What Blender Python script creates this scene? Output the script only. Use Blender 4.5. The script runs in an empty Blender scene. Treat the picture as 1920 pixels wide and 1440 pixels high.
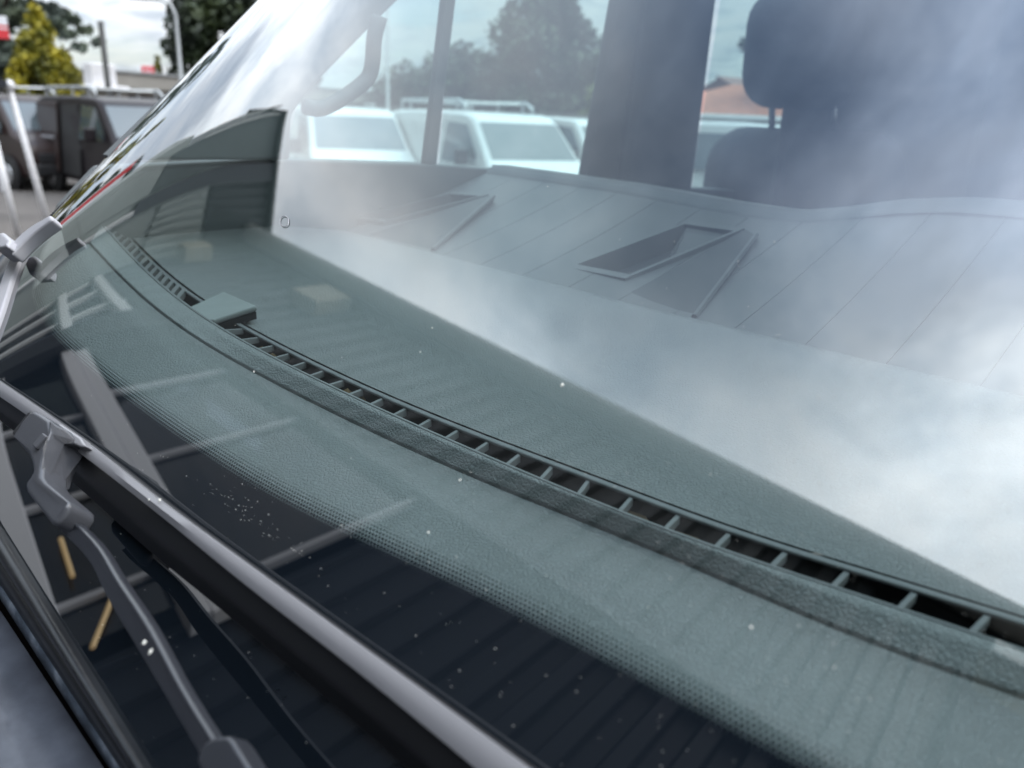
import bpy, bmesh, math, random
import numpy as np
from mathutils import Vector, Matrix
random.seed(7); rng = np.random.default_rng(11)
SC = bpy.context.scene; COL = SC.collection
R = math.radians

# ------------------------------------------------------------------ camera
CAMZ = 1.82
DZ = CAMZ - 1.5
FPX = 1442.0
_u = np.array([180, -4236, -1442.0]); _u /= np.linalg.norm(_u)
_fc = np.array([0, 0, 1.0]); _fh = _fc - (_fc @ _u) * _u; _fh /= np.linalg.norm(_fh)
_rh = np.cross(_fh, _u)
if _rh[0] < 0: _rh = -_rh
C45 = math.cos(R(45))
def w_of(d):
    f, r, up = d @ _fh, d @ _rh, d @ _u
    return np.array([C45 * (f - r), -C45 * (f + r), up])
def ray(px, py): return w_of(np.array([(px - 960) / FPX, (py - 720) / FPX, 1.0]))
cam = bpy.data.cameras.new('camera'); camo = bpy.data.objects.new('camera', cam); COL.objects.link(camo)
cr, cu, cf = w_of(np.array([1., 0, 0])), w_of(np.array([0, -1., 0])), w_of(np.array([0, 0, 1.]))
M = Matrix(((cr[0], cu[0], -cf[0], 0), (cr[1], cu[1], -cf[1], 0), (cr[2], cu[2], -cf[2], CAMZ), (0, 0, 0, 1)))
camo.matrix_world = M
cam.sensor_width = 36; cam.lens = 36 * FPX / 1920
cam.clip_start = 0.02; cam.clip_end = 3000
cam.dof.use_dof = True; cam.dof.focus_distance = 0.52; cam.dof.aperture_fstop = 7.0
SC.camera = camo

# ------------------------------------------------------------------ sky, sun, exposure
SUN_EL, SUN_AZ = R(52), R(215)          # azimuth measured from +y towards +x
world = bpy.data.worlds.new('World'); SC.world = world; world.use_nodes = True
nt = world.node_tree; nt.nodes.clear()
def N(t, typ, **kw):
    n = t.nodes.new(typ)
    for k, v in kw.items():
        if k == 'op': n.operation = v
        elif hasattr(n, k) and not k.startswith('i_'): setattr(n, k, v)
        else: n.inputs[k[2:].replace('_', ' ')].default_value = v
    return n
def L(t, a, b): t.links.new(a, b)
def math_n(t, op, a, b=None, clamp=False):
    n = t.nodes.new('ShaderNodeMath'); n.operation = op; n.use_clamp = clamp
    for i, x in enumerate((a, b)):
        if x is None: continue
        if isinstance(x, (int, float)): n.inputs[i].default_value = x
        else: t.links.new(x, n.inputs[i])
    return n.outputs[0]
def ramp(t, fac, stops, interp='LINEAR'):
    n = t.nodes.new('ShaderNodeValToRGB'); n.color_ramp.interpolation = interp
    e = n.color_ramp.elements
    while len(e) > 1: e.remove(e[-1])
    e[0].position = stops[0][0]; e[0].color = (*stops[0][1], 1)
    for p, c in stops[1:]:
        x = e.new(p); x.color = (*c, 1)
    if fac is not None: t.links.new(fac, n.inputs[0])
    return n.outputs[0]
def g3(v): return (v, v, v)
out = N(nt, 'ShaderNodeOutputWorld'); bg = N(nt, 'ShaderNodeBackground'); bg.inputs['Strength'].default_value = 0.1
sky = N(nt, 'ShaderNodeTexSky'); sky.sky_type = 'NISHITA'; sky.sun_disc = False
sky.sun_elevation = SUN_EL; sky.sun_rotation = SUN_AZ; sky.air_density = 1.0; sky.dust_density = 1.5
tc = N(nt, 'ShaderNodeTexCoord'); sep = N(nt, 'ShaderNodeSeparateXYZ'); L(nt, tc.outputs['Generated'], sep.inputs[0])
zc = math_n(nt, 'MAXIMUM', sep.outputs[2], 0.0)
den = math_n(nt, 'ADD', zc, 0.16)
cx, cy = math_n(nt, 'DIVIDE', sep.outputs[0], den), math_n(nt, 'DIVIDE', sep.outputs[1], den)
cmb = N(nt, 'ShaderNodeCombineXYZ'); L(nt, cx, cmb.inputs[0]); L(nt, cy, cmb.inputs[1])
no = N(nt, 'ShaderNodeTexNoise'); no.inputs['Scale'].default_value = 0.85; no.inputs['Detail'].default_value = 7; no.inputs['Roughness'].default_value = 0.56; no.inputs['Distortion'].default_value = 0.35
mp = N(nt, 'ShaderNodeMapping'); mp.inputs['Location'].default_value = (3.1, 1.7, 0.4); L(nt, cmb.outputs[0], mp.inputs[0]); L(nt, mp.outputs[0], no.inputs['Vector'])
no2 = N(nt, 'ShaderNodeTexNoise'); no2.inputs['Scale'].default_value = 4.2; no2.inputs['Detail'].default_value = 8; no2.inputs['Roughness'].default_value = 0.6; no2.inputs['Distortion'].default_value = 0.4
mp2 = N(nt, 'ShaderNodeMapping'); mp2.inputs['Location'].default_value = (9.1, 5.7, 2.4); L(nt, cmb.outputs[0], mp2.inputs[0]); L(nt, mp2.outputs[0], no2.inputs['Vector'])
cover = ramp(nt, no.outputs[0], [(0.33, g3(0.45)), (0.45, g3(1))], 'EASE')
shade = ramp(nt, no2.outputs[0], [(0.34, (0.58, 0.66, 0.76)), (0.5, (0.84, 0.90, 0.97)), (0.64, (0.95, 0.98, 1.02))])
grad = math_n(nt, 'MULTIPLY_ADD', math_n(nt, 'POWER', zc, 2.1), 53.0); grad.node.inputs[2].default_value = 8.2       # an overcast sky is about three times brighter overhead
# big cloud banks: thick white ones to the side, thinner grey-blue cloud overhead
nd = N(nt, 'ShaderNodeTexNoise'); nd.inputs['Scale'].default_value = 3.2; nd.inputs['Detail'].default_value = 5; L(nt, tc.outputs['Generated'], nd.inputs['Vector'])
wd = N(nt, 'ShaderNodeVectorMath', operation='MULTIPLY_ADD'); L(nt, nd.outputs['Color'], wd.inputs[0]); wd.inputs[1].default_value = (0.34,) * 3; L(nt, tc.outputs['Generated'], wd.inputs[2])
wd2 = N(nt, 'ShaderNodeVectorMath', operation='SUBTRACT'); L(nt, wd.outputs[0], wd2.inputs[0]); wd2.inputs[1].default_value = (0.17,) * 3
wn_ = N(nt, 'ShaderNodeVectorMath', operation='NORMALIZE'); L(nt, wd2.outputs[0], wn_.inputs[0])
tint = shade
for d_, c0, c1, colr in (((0.53, -0.02, 0.85), 0.915, 0.985, (0.33, 0.37, 0.41)), ((0.22, -0.12, 0.97), 0.92, 0.995, (0.70, 0.80, 0.97)), ((-0.06, 0.43, 0.90), 0.945, 0.993, (1.5, 1.5, 1.47)), ((0.92, -0.1, 0.38), 0.88, 0.985, (1.65, 1.64, 1.62)), ((0.40, 0.24, 0.885), 0.984, 0.998, (0.62, 0.64, 0.67))):
    dp = N(nt, 'ShaderNodeVectorMath', operation='DOT_PRODUCT'); L(nt, wn_.outputs[0], dp.inputs[0]); v_ = Vector(d_).normalized(); dp.inputs[1].default_value = v_
    mr = N(nt, 'ShaderNodeMapRange', interpolation_type='SMOOTHSTEP'); L(nt, dp.outputs['Value'], mr.inputs[0]); mr.inputs[1].default_value = c0; mr.inputs[2].default_value = c1
    mc = N(nt, 'ShaderNodeMix', data_type='RGBA', blend_type='MULTIPLY'); L(nt, mr.outputs[0], mc.inputs[0]); L(nt, tint, mc.inputs[6]); mc.inputs[7].default_value = (*colr, 1); tint = mc.outputs[2]
vm = N(nt, 'ShaderNodeVectorMath', operation='SCALE'); L(nt, tint, vm.inputs[0]); L(nt, grad, vm.inputs['Scale'])
mx = N(nt, 'ShaderNodeMix', data_type='RGBA'); L(nt, cover, mx.inputs[0])
skb = N(nt, 'ShaderNodeVectorMath', operation='SCALE'); L(nt, sky.outputs[0], skb.inputs[0]); skb.inputs['Scale'].default_value = 1.9
L(nt, skb.outputs[0], mx.inputs[6]); L(nt, vm.outputs[0], mx.inputs[7])
L(nt, mx.outputs[2], bg.inputs['Color']); L(nt, bg.outputs[0], out.inputs[0])
sl = bpy.data.lights.new('sun', 'SUN'); sl.energy = 1.5; sl.angle = R(14); sl.color = (1, 0.96, 0.9)
so = bpy.data.objects.new('sun', sl); COL.objects.link(so)
sd = Vector((math.sin(SUN_AZ) * math.cos(SUN_EL), math.cos(SUN_AZ) * math.cos(SUN_EL), math.sin(SUN_EL)))
so.rotation_euler = sd.to_track_quat('Z', 'Y').to_euler(); so.location = sd * 50
vs = SC.view_settings; vs.view_transform = 'Standard'; vs.look = 'None'; vs.gamma = 1; vs.exposure = 0; vs.use_curve_mapping = False
cy_ = SC.cycles; cy_.use_denoising = True; cy_.max_bounces = 10; cy_.transparent_max_bounces = 16; cy_.glossy_bounces = 6; cy_.caustics_reflective = False; cy_.caustics_refractive = False
cy_.sample_clamp_indirect = 6

# ------------------------------------------------------------------ materials
def mat(name, col=(0.5, 0.5, 0.5), rough=0.5, metal=0.0, spec=0.5, coat=0.0, var=None, bump=None, emit=None):
    """var=(scale, amount[, colour]); bump=(kind, scale, distance)"""
    m = bpy.data.materials.new(name); m.use_nodes = True; t = m.node_tree; b = t.nodes['Principled BSDF']
    b.inputs['Base Color'].default_value = (*col, 1); b.inputs['Roughness'].default_value = rough; b.inputs['Metallic'].default_value = metal
    b.inputs['Specular IOR Level'].default_value = spec; b.inputs['Coat Weight'].default_value = coat; b.inputs['Coat Roughness'].default_value = 0.04
    co = t.nodes.new('ShaderNodeTexCoord')
    if var:
        n = N(t, 'ShaderNodeTexNoise'); n.inputs['Scale'].default_value = var[0]; n.inputs['Detail'].default_value = 5; n.inputs['Roughness'].default_value = 0.6
        L(t, co.outputs['Object'], n.inputs['Vector'])
        a = var[1]; c2 = var[2] if len(var) > 2 else tuple(min(1, x * (1 + a)) for x in col)
        L(t, ramp(t, n.outputs[0], [(0.3, tuple(x * (1 - a) for x in col)), (0.5, col), (0.7, c2)]), b.inputs['Base Color'])
        L(t, math_n(t, 'MULTIPLY_ADD', n.outputs[0], 0.2), b.inputs['Roughness']); b.inputs['Roughness'].links[0].from_node.inputs[2].default_value = max(0, rough - 0.1)
    if bump:
        kind, sc, dist = bump
        if kind == 'leather':
            wn = N(t, 'ShaderNodeTexNoise'); wn.inputs['Scale'].default_value = sc * 0.6; L(t, co.outputs['Object'], wn.inputs['Vector'])
            wv = N(t, 'ShaderNodeVectorMath', operation='MULTIPLY_ADD'); L(t, wn.outputs['Color'], wv.inputs[0]); wv.inputs[1].default_value = (0.9 / sc,) * 3; L(t, co.outputs['Object'], wv.inputs[2])
            vo = N(t, 'ShaderNodeTexVoronoi', feature='DISTANCE_TO_EDGE'); vo.inputs['Scale'].default_value = sc; L(t, wv.outputs[0], vo.inputs['Vector'])
            hgt = ramp(t, vo.outputs['Distance'], [(0, g3(0)), (0.16, g3(0.75)), (0.4, g3(1))], 'EASE')
        else:
            hn = N(t, 'ShaderNodeTexNoise'); hn.inputs['Scale'].default_value = sc; hn.inputs['Detail'].default_value = 6; L(t, co.outputs['Object'], hn.inputs['Vector']); hgt = hn.outputs[0]
        bp = N(t, 'ShaderNodeBump'); bp.inputs['Strength'].default_value = 1.0; bp.inputs['Distance'].default_value = dist; L(t, hgt, bp.inputs['Height']); L(t, bp.outputs[0], b.inputs['Normal'])
    if emit:
        b.inputs['Emission Color'].default_value = (*emit[0], 1); b.inputs['Emission Strength'].default_value = emit[1]
    return m
def glass_mat(name, tint, ior=1.5, mult=2.0, frit=False, rough=0.0):
    m = bpy.data.materials.new(name); m.use_nodes = True; t = m.node_tree; t.nodes.clear()
    o = N(t, 'ShaderNodeOutputMaterial'); tr = N(t, 'ShaderNodeBsdfTransparent'); tr.inputs[0].default_value = (*tint, 1)
    gl = N(t, 'ShaderNodeBsdfGlossy'); gl.inputs['Roughness'].default_value = rough; gl.inputs['Color'].default_value = (1, 1, 1, 1)
    fr = N(t, 'ShaderNodeFresnel'); fr.inputs['IOR'].default_value = ior
    # the pane is one sheet seen from either side: take the outward-facing normal both ways
    gm = N(t, 'ShaderNodeNewGeometry')
    lw = N(t, 'ShaderNodeLayerWeight'); lw.inputs['Blend'].default_value = 0.5
    cosv = math_n(t, 'SUBTRACT', 1.0, lw.outputs['Facing'])
    r0 = ((ior - 1) / (ior + 1)) ** 2
    sch = math_n(t, 'POWER', math_n(t, 'SUBTRACT', 1.0, cosv), 5.0)
    Rs = math_n(t, 'MULTIPLY_ADD', sch, 1 - r0); Rs.node.inputs[2].default_value = r0
    R2 = math_n(t, 'DIVIDE', math_n(t, 'MULTIPLY', Rs, mult), math_n(t, 'ADD', math_n(t, 'MULTIPLY', Rs, mult - 1), 1.0), clamp=True)
    under = tr.outputs[0]
    if frit:
        uv = N(t, 'ShaderNodeUVMap', uv_map='metres'); sp = N(t, 'ShaderNodeSeparateXYZ'); L(t, uv.outputs[0], sp.inputs[0])
        P = 0.0021
        def grid(offx, offy):
            a = math_n(t, 'FRACT', math_n(t, 'ADD', math_n(t, 'DIVIDE', sp.outputs[0], P), 100 + offx))
            b = math_n(t, 'FRACT', math_n(t, 'ADD', math_n(t, 'DIVIDE', sp.outputs[1], P * 1.732), 100 + offy))
            a = math_n(t, 'MULTIPLY', math_n(t, 'SUBTRACT', a, 0.5), 1.0); b = math_n(t, 'MULTIPLY', math_n(t, 'SUBTRACT', b, 0.5), 1.732)
            return math_n(t, 'SQRT', math_n(t, 'ADD', math_n(t, 'MULTIPLY', a, a), math_n(t, 'MULTIPLY', b, b)))
        dd = math_n(t, 'MINIMUM', grid(0, 0), grid(0.5, 0.5))
        # dot radius shrinks from overlapping to 0.2 of the pitch over 22 mm
        rad = math_n(t, 'MULTIPLY_ADD', sp.outputs[1], -0.48 / 0.014); rad.node.inputs[2].default_value = 0.15
        edge = math_n(t, 'LESS_THAN', sp.outputs[1], 0.0)
        mk = math_n(t, 'MULTIPLY', math_n(t, 'LESS_THAN', dd, rad), edge)
        df = N(t, 'ShaderNodeBsdfDiffuse'); df.inputs[0].default_value = (0.006, 0.009, 0.013, 1)
        mm = N(t, 'ShaderNodeMixShader'); L(t, mk, mm.inputs[0]); L(t, tr.outputs[0], mm.inputs[1]); L(t, df.outputs[0], mm.inputs[2]); under = mm.outputs[0]
    mxs = N(t, 'ShaderNodeMixShader'); L(t, R2, mxs.inputs[0]); L(t, under, mxs.inputs[1]); L(t, gl.outputs[0], mxs.inputs[2]); L(t, mxs.outputs[0], o.inputs[0])
    return m
def leaf_mat(name, c1, c2, c3, scale):
    m = bpy.data.materials.new(name); m.use_nodes = True; t = m.node_tree; b = t.nodes['Principled BSDF']
    co = N(t, 'ShaderNodeTexCoord'); n = N(t, 'ShaderNodeTexNoise'); n.inputs['Scale'].default_value = scale; n.inputs['Detail'].default_value = 4; L(t, co.outputs['Object'], n.inputs['Vector'])
    L(t, ramp(t, n.outputs[0], [(0.35, c1), (0.5, c2), (0.66, c3)]), b.inputs['Base Color']); b.inputs['Roughness'].default_value = 0.6
    return m
MT = dict(
    glass=glass_mat('windscreen_glass', (0.725, 0.825, 0.815), ior=1.75, mult=1.9, frit=True),
    sideglass=glass_mat('side_glass', (0.74, 0.88, 0.85), ior=1.5, mult=1.6),
    pane=glass_mat('building_pane', (0.35, 0.38, 0.42), ior=1.5, mult=1.3),
    leather=mat('dash_leather', (0.245, 0.248, 0.252), 0.62, spec=0.35, var=(9, 0.06), bump=('leather', 430, 0.00045)),
    lip=mat('dash_lip', (0.27, 0.275, 0.278), 0.6, spec=0.35, bump=('leather', 430, 0.00045)),
    panel=mat('dash_panel', (0.13, 0.132, 0.135), 0.55, spec=0.4, bump=('noise', 900, 0.0002)),
    paneldark=mat('dash_recess', (0.06, 0.062, 0.065), 0.6),  # darker copy of the panel colour, standing in for shade in the recesses
    vent=mat('vent_black', (0.008, 0.008, 0.009), 0.5),
    slat=mat('vent_slat', (0.20, 0.20, 0.205), 0.5),
    lid=mat('sensor_lid', (0.36, 0.37, 0.365), 0.5, var=(30, 0.05)),
    felt=mat('rusty_foam', (0.20, 0.13, 0.07), 0.9, var=(160, 0.4)),
    rubber=mat('seal_rubber', (0.012, 0.013, 0.015), 0.32, spec=0.5, var=(60, 0.3)),
    dust=mat('dusty_plastic', (0.07, 0.09, 0.12), 0.6, var=(45, 0.7, (0.26, 0.29, 0.34)), bump=('noise', 700, 0.0004)),
    bonnet=mat('bonnet_paint', (0.060, 0.065, 0.080), 0.42, coat=0.15, var=(16, 0.5, (0.12, 0.13, 0.155)), bump=('noise', 1200, 0.0001)),
    arm=mat('wiper_arm_paint', (0.030, 0.032, 0.038), 0.33, spec=0.6, coat=0.15, bump=('noise', 1500, 0.00015)),
    clip=mat('wiper_clip_paint', (0.075, 0.077, 0.086), 0.33, spec=0.6, bump=('noise', 1400, 0.0001)),
    spoiler=mat('wiper_spoiler', (0.24, 0.235, 0.245), 0.3, spec=0.7),
    blade=mat('wiper_rubber', (0.010, 0.010, 0.011), 0.45),
    wipergrey=mat('wiper_grey', (0.42, 0.41, 0.43), 0.45),
    interior=mat('interior_trim', (0.16, 0.17, 0.172), 0.7),
    pillar=mat('pillar_trim', (0.075, 0.08, 0.082), 0.6),
    interiordark=mat('interior_dark', (0.03, 0.032, 0.035), 0.8),
    seat=mat('seat_fabric', (0.035, 0.036, 0.04), 0.9, var=(200, 0.3), bump=('noise', 900, 0.0005)),
    chrome=mat('steel_post', (0.5, 0.5, 0.52), 0.25, metal=1.0),
    speck=mat('dust_speck', (0.7, 0.68, 0.62), 0.8),
    tarmac=mat('tarmac', (0.095, 0.085, 0.078), 0.9, var=(0.8, 0.25), bump=('noise', 60, 0.004)),
    clad=mat('dark_cladding', (0.014, 0.019, 0.028), 0.6, spec=0.25, var=(1.2, 0.15)),
    cladlight=mat('grey_cladding', (0.42, 0.47, 0.45), 0.5, var=(1.0, 0.12)),
    cladmid=mat('teal_cladding', (0.12, 0.15, 0.15), 0.5, var=(1.2, 0.12)),
    clad2=mat('slate_cladding', (0.045, 0.055, 0.06), 0.5, var=(1.2, 0.15)),
    frame=mat('window_frame_grey', (0.78, 0.78, 0.80), 0.4),
    mullion=mat('mullion_grey', (0.50, 0.50, 0.52), 0.45),
    framew=mat('window_frame_white', (0.80, 0.82, 0.82), 0.4),
    pier=mat('dark_pier', (0.02, 0.022, 0.026), 0.6),
    room=mat('dark_room', (0.012, 0.013, 0.016), 0.9),
    blind=mat('roller_blind', (0.33, 0.35, 0.37), 0.8),
    blindmid=mat('grey_blind', (0.10, 0.11, 0.125), 0.8),
    tube=mat('lamp_tube', (0.9, 0.7, 0.4), 0.5, emit=((1.0, 0.62, 0.22), 0.7)),
    box=mat('beige_box', (0.40, 0.365, 0.27), 0.6),
    gutter=mat('pale_gutter', (0.66, 0.68, 0.66), 0.45),
    white=mat('white_paint', (0.55, 0.56, 0.56), 0.3, coat=0.5),
    black=mat('black_paint', (0.014, 0.011, 0.013), 0.35, spec=0.2, coat=0.0, var=(1.5, 0.2)),
    brown=mat('brown_black_paint', (0.026, 0.016, 0.015), 0.3, spec=0.3, coat=0.05),
    silver=mat('silver_paint', (0.42, 0.43, 0.46), 0.3, metal=0.6),
    vanglass=mat('van_glass', (0.05, 0.07, 0.08), 0.06, spec=0.9),
    plastic=mat('black_plastic', (0.02, 0.02, 0.022), 0.5),
    tyre=mat('tyre', (0.018, 0.018, 0.018), 0.85),
    rim=mat('wheel_rim', (0.45, 0.46, 0.48), 0.35, metal=0.8),
    lampglass=mat('headlamp_glass', (0.6, 0.62, 0.65), 0.1),
    amber=mat('amber_lens', (0.7, 0.25, 0.03), 0.2),
    plate=mat('number_plate', (0.75, 0.75, 0.72), 0.4),
    galv=mat('galvanised_steel', (0.42, 0.44, 0.45), 0.45, metal=0.5, var=(4, 0.1)),
    whitepole=mat('white_pole', (0.66, 0.65, 0.66), 0.5, var=(12, 0.12)),
    red=mat('red_cloth', (0.62, 0.035, 0.045), 0.6), whitecloth=mat('white_cloth', (0.75, 0.75, 0.78), 0.7),
    bark=mat('bark', (0.055, 0.042, 0.032), 0.9, var=(6, 0.3)),
    gold=leaf_mat('golden_conifer_leaf', (0.05, 0.065, 0.008), (0.22, 0.20, 0.012), (0.42, 0.35, 0.02), 1.8),
    cedar=leaf_mat('cedar_leaf', (0.05, 0.065, 0.055), (0.09, 0.115, 0.09), (0.13, 0.16, 0.10), 0.8),
    oak=leaf_mat('oak_leaf', (0.008, 0.014, 0.006), (0.022, 0.036, 0.012), (0.05, 0.07, 0.02), 0.7),
    lime=leaf_mat('broadleaf', (0.016, 0.026, 0.012), (0.03, 0.048, 0.02), (0.05, 0.075, 0.03), 0.7),
    yellowbush=leaf_mat('yellow_bush_leaf', (0.06, 0.08, 0.02), (0.14, 0.16, 0.04), (0.2, 0.2, 0.06), 1.5),
    render_=mat('cream_render', (0.52, 0.50, 0.46), 0.8, var=(1, 0.06)),
    fascia=mat('concrete_fascia', (0.30, 0.285, 0.26), 0.8, var=(0.6, 0.12)),
    tile=mat('terracotta_tile', (0.36, 0.14, 0.085), 0.8, var=(3, 0.2)), tilebrown=mat('brown_tile', (0.17, 0.10, 0.085), 0.8, var=(3, 0.2)),
    brick=mat('brick', (0.24, 0.12, 0.08), 0.85, var=(3, 0.2)),
    fence=mat('fence_wood', (0.16, 0.15, 0.14), 0.85, var=(5, 0.2)),
    navy=mat('navy_canvas', (0.02, 0.022, 0.03), 0.8),
)

# ------------------------------------------------------------------ mesh helpers
def link(o, parent=None):
    COL.objects.link(o)
    if parent is not None: o.parent = parent
    return o
def mesh(name, V, Fc, m, parent=None, smooth=False, bevel=0, seg=2, uv=None, kind=None, sharp=None):
    me = bpy.data.meshes.new(name); me.from_pydata([tuple(map(float, v)) for v in V], [], [tuple(f) for f in Fc]); me.update()
    bm = bmesh.new(); bm.from_mesh(me); bmesh.ops.recalc_face_normals(bm, faces=bm.faces); bm.to_mesh(me); bm.free()
    if m is not None: me.materials.append(m)
    if smooth: me.polygons.foreach_set('use_smooth', [True] * len(me.polygons))
    if sharp: me.set_sharp_from_angle(angle=R(sharp))
    o = bpy.data.objects.new(name, me); link(o, parent)
    if bevel:
        b = o.modifiers.new('bevel', 'BEVEL'); b.width = bevel; b.segments = seg; b.limit_method = 'ANGLE'; b.angle_limit = R(35)
        me.polygons.foreach_set('use_smooth', [True] * len(me.polygons))
        w = o.modifiers.new('wn', 'WEIGHTED_NORMAL'); w.keep_sharp = True
    if kind: o['kind'] = kind
    return o
def empty(name, label, cat, loc=(0, 0, 0), rz=0, group=None):
    o = bpy.data.objects.new(name, None); COL.objects.link(o); o.location = loc; o.rotation_euler = (0, 0, rz)
    o['label'] = label; o['category'] = cat
    if group: o['group'] = group
    return o
def tag(o, label, cat, group=None):
    o['label'] = label; o['category'] = cat
    if group: o['group'] = group
    return o
class MB:
    def __init__(s): s.V = []; s.F = []
    def add(s, V, Fc):
        k = len(s.V); s.V += [tuple(v) for v in V]; s.F += [tuple(i + k for i in f) for f in Fc]; return s
    def box(s, a, b):
        x0, y0, z0 = a; x1, y1, z1 = b
        return s.add([(x0, y0, z0), (x1, y0, z0), (x1, y1, z0), (x0, y1, z0), (x0, y0, z1), (x1, y0, z1), (x1, y1, z1), (x0, y1, z1)],
                     [(0, 3, 2, 1), (4, 5, 6, 7), (0, 1, 5, 4), (1, 2, 6, 5), (2, 3, 7, 6), (3, 0, 4, 7)])
    def prism(s, poly, axis_vec):
        n = len(poly); P = [np.array(p, float) for p in poly]; Q = [p + np.array(axis_vec) for p in P]
        return s.add(P + Q, [tuple(range(n)), tuple(range(2 * n - 1, n - 1, -1))] + [(i, (i + 1) % n, n + (i + 1) % n, n + i) for i in range(n)])
    def tube(s, pts, r, k=8, cap=True):
        pts = [np.array(p, float) for p in pts]; n = len(pts); rr = r if hasattr(r, '__len__') else [r] * n
        V = []; up = np.array([0, 0, 1.0]); prev = None
        for i, p in enumerate(pts):
            t = pts[min(i + 1, n - 1)] - pts[max(i - 1, 0)]; t = t / np.linalg.norm(t)
            a = np.cross(t, up if abs(t[2]) < 0.95 else np.array([1.0, 0, 0])) if prev is None else prev - t * (prev @ t)
            a /= np.linalg.norm(a); prev = a; b = np.cross(t, a)
            V += [p + rr[i] * (math.cos(q) * a + math.sin(q) * b) for q in np.linspace(0, 2 * math.pi, k, endpoint=False)]
        Fc = [(i * k + j, i * k + (j + 1) % k, (i + 1) * k + (j + 1) % k, (i + 1) * k + j) for i in range(n - 1) for j in range(k)]
        if cap: Fc += [tuple(range(k - 1, -1, -1)), tuple(range((n - 1) * k, n * k))]
        return s.add(V, Fc)
    def loft(s, lines, closed=False, caps=False):
        n = len(lines[0]); m_ = len(lines); V = [p for l in lines for p in l]; Fc = []
        for a in range(m_ if closed else m_ - 1):
            b = (a + 1) % m_
            Fc += [(a * n + i, a * n + i + 1, b * n + i + 1, b * n + i) for i in range(n - 1)]
        if caps: Fc += [tuple(a * n for a in range(m_)), tuple(a * n + n - 1 for a in range(m_ - 1, -1, -1))]
        return s.add(V, Fc)
    def lathe(s, prof, c=(0, 0, 0), k=16, axis='z'):
        n = len(prof); V = []
        for q in np.linspace(0, 2 * math.pi, k, endpoint=False):
            for r, h in prof:
                v = (r * math.cos(q), r * math.sin(q), h)
                if axis == 'y': v = (v[0], h, v[1])
                V.append(tuple(np.array(c) + v))
        Fc = [(i * n + j, ((i + 1) % k) * n + j, ((i + 1) % k) * n + j + 1, i * n + j + 1) for i in range(k) for j in range(n - 1)]
        return s.add(V, Fc)
    def build(s, name, m, parent=None, **kw): return mesh(name, s.V, s.F, m, parent, **kw)
def resample(pts, n, smooth=True):
    """points at n even parameters along a polyline, rounded with a Catmull-Rom pass"""
    P = np.array(pts, float)
    d = np.r_[0, np.cumsum(np.linalg.norm(np.diff(P, axis=0), axis=1))]; t = np.linspace(0, d[-1], n)
    if not smooth or len(P) < 3: return np.stack([np.interp(t, d, P[:, i]) for i in range(P.shape[1])], 1)
    Tn = np.zeros_like(P); Tn[1:-1] = (P[2:] - P[:-2]) / (d[2:] - d[:-2])[:, None]; Tn[0] = (P[1] - P[0]) / (d[1] - d[0]); Tn[-1] = (P[-1] - P[-2]) / (d[-1] - d[-2])
    o = []
    for x in t:
        i = min(max(np.searchsorted(d, x) - 1, 0), len(P) - 2); h = d[i + 1] - d[i]; q = (x - d[i]) / h
        o.append((2 * q**3 - 3 * q**2 + 1) * P[i] + (q**3 - 2 * q**2 + q) * h * Tn[i] + (-2 * q**3 + 3 * q**2) * P[i + 1] + (q**3 - q**2) * h * Tn[i + 1])
    return np.array(o)
def rounded_box(name, size, m, parent, loc=(0, 0, 0), rot=(0, 0, 0), r=0.04, sub=2, taper=None):
    b = MB().box((-size[0] / 2, -size[1] / 2, -size[2] / 2), (size[0] / 2, size[1] / 2, size[2] / 2))
    if taper: b.V = [(x * (taper if z > 0 else 1), y, z) for x, y, z in b.V]
    o = b.build(name, m, parent, bevel=r, seg=5); o.location = loc; o.rotation_euler = rot
    return o

# ------------------------------------------------------------------ windscreen surface
E0 = np.array([0, 0, CAMZ])
GN = np.array([-0.10177, 0.68182, 0.72440]); GC = -0.2789        # plane of the windscreen relative to the eye
GX0, GA = 0.56, 1.6                                              # where the pane starts to wrap round, and how fast
def g_y(x, z):                                                   # the pane as y(x, z), eye at the origin
    b = max(0, x - GX0); l = max(0, -0.75 - x)
    return (GC - GN[0] * x - GN[2] * z) / GN[1] - GA * b ** 3 - GA * l ** 3
def g_z(x, y):
    b = max(0, x - GX0); l = max(0, -0.75 - x)
    return (GC - GN[0] * x - GN[1] * (y + GA * b ** 3 + GA * l ** 3)) / GN[2]
def U(px, py, h=0.0):                                            # sight line onto the pane raised by h
    r = ray(px, py); t = (GC + h) / (GN @ r)
    for _ in range(12):
        p = r * t; b = max(0, p[0] - GX0); t = (GC + h - GN[1] * GA * b ** 3) / (GN @ r)
    return r * t + E0
def Uz(px, py, dz): r = ray(px, py); return r * (-dz / r[2]) + E0   # onto the level dz below the eye
def Ux(px, py, x0, lean=0.22):                                   # onto the leaning side wall of the cab
    r = ray(px, py); t = x0 / (r[0] + lean * r[2]); return r * t + E0
def Uy(px, py, y): r = ray(px, py); return r * (y / r[1]) + E0
def az(px, dist, py=None, z=None):                               # a place out in the yard
    y_h = 262 + 0.0425 * (px - 960); r = ray(px, y_h); h = r[:2] / np.linalg.norm(r[:2])
    if py is not None:
        r2 = ray(px, py); z = CAMZ + r2[2] / np.linalg.norm(r2[:2]) * dist
    return np.array([h[0] * dist, h[1] * dist, 0 if z is None else z])

# ================================================================== ground
gnd = mesh('ground', [(-400, -400, 0), (400, -400, 0), (400, 400, 0), (-400, 400, 0)], [(0, 1, 2, 3)], MT['tarmac'], kind='structure')

# ================================================================== the van whose windscreen we look through
van = empty('van', 'black van in close-up whose windscreen, wiper and dashboard fill the photo', 'van')
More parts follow.
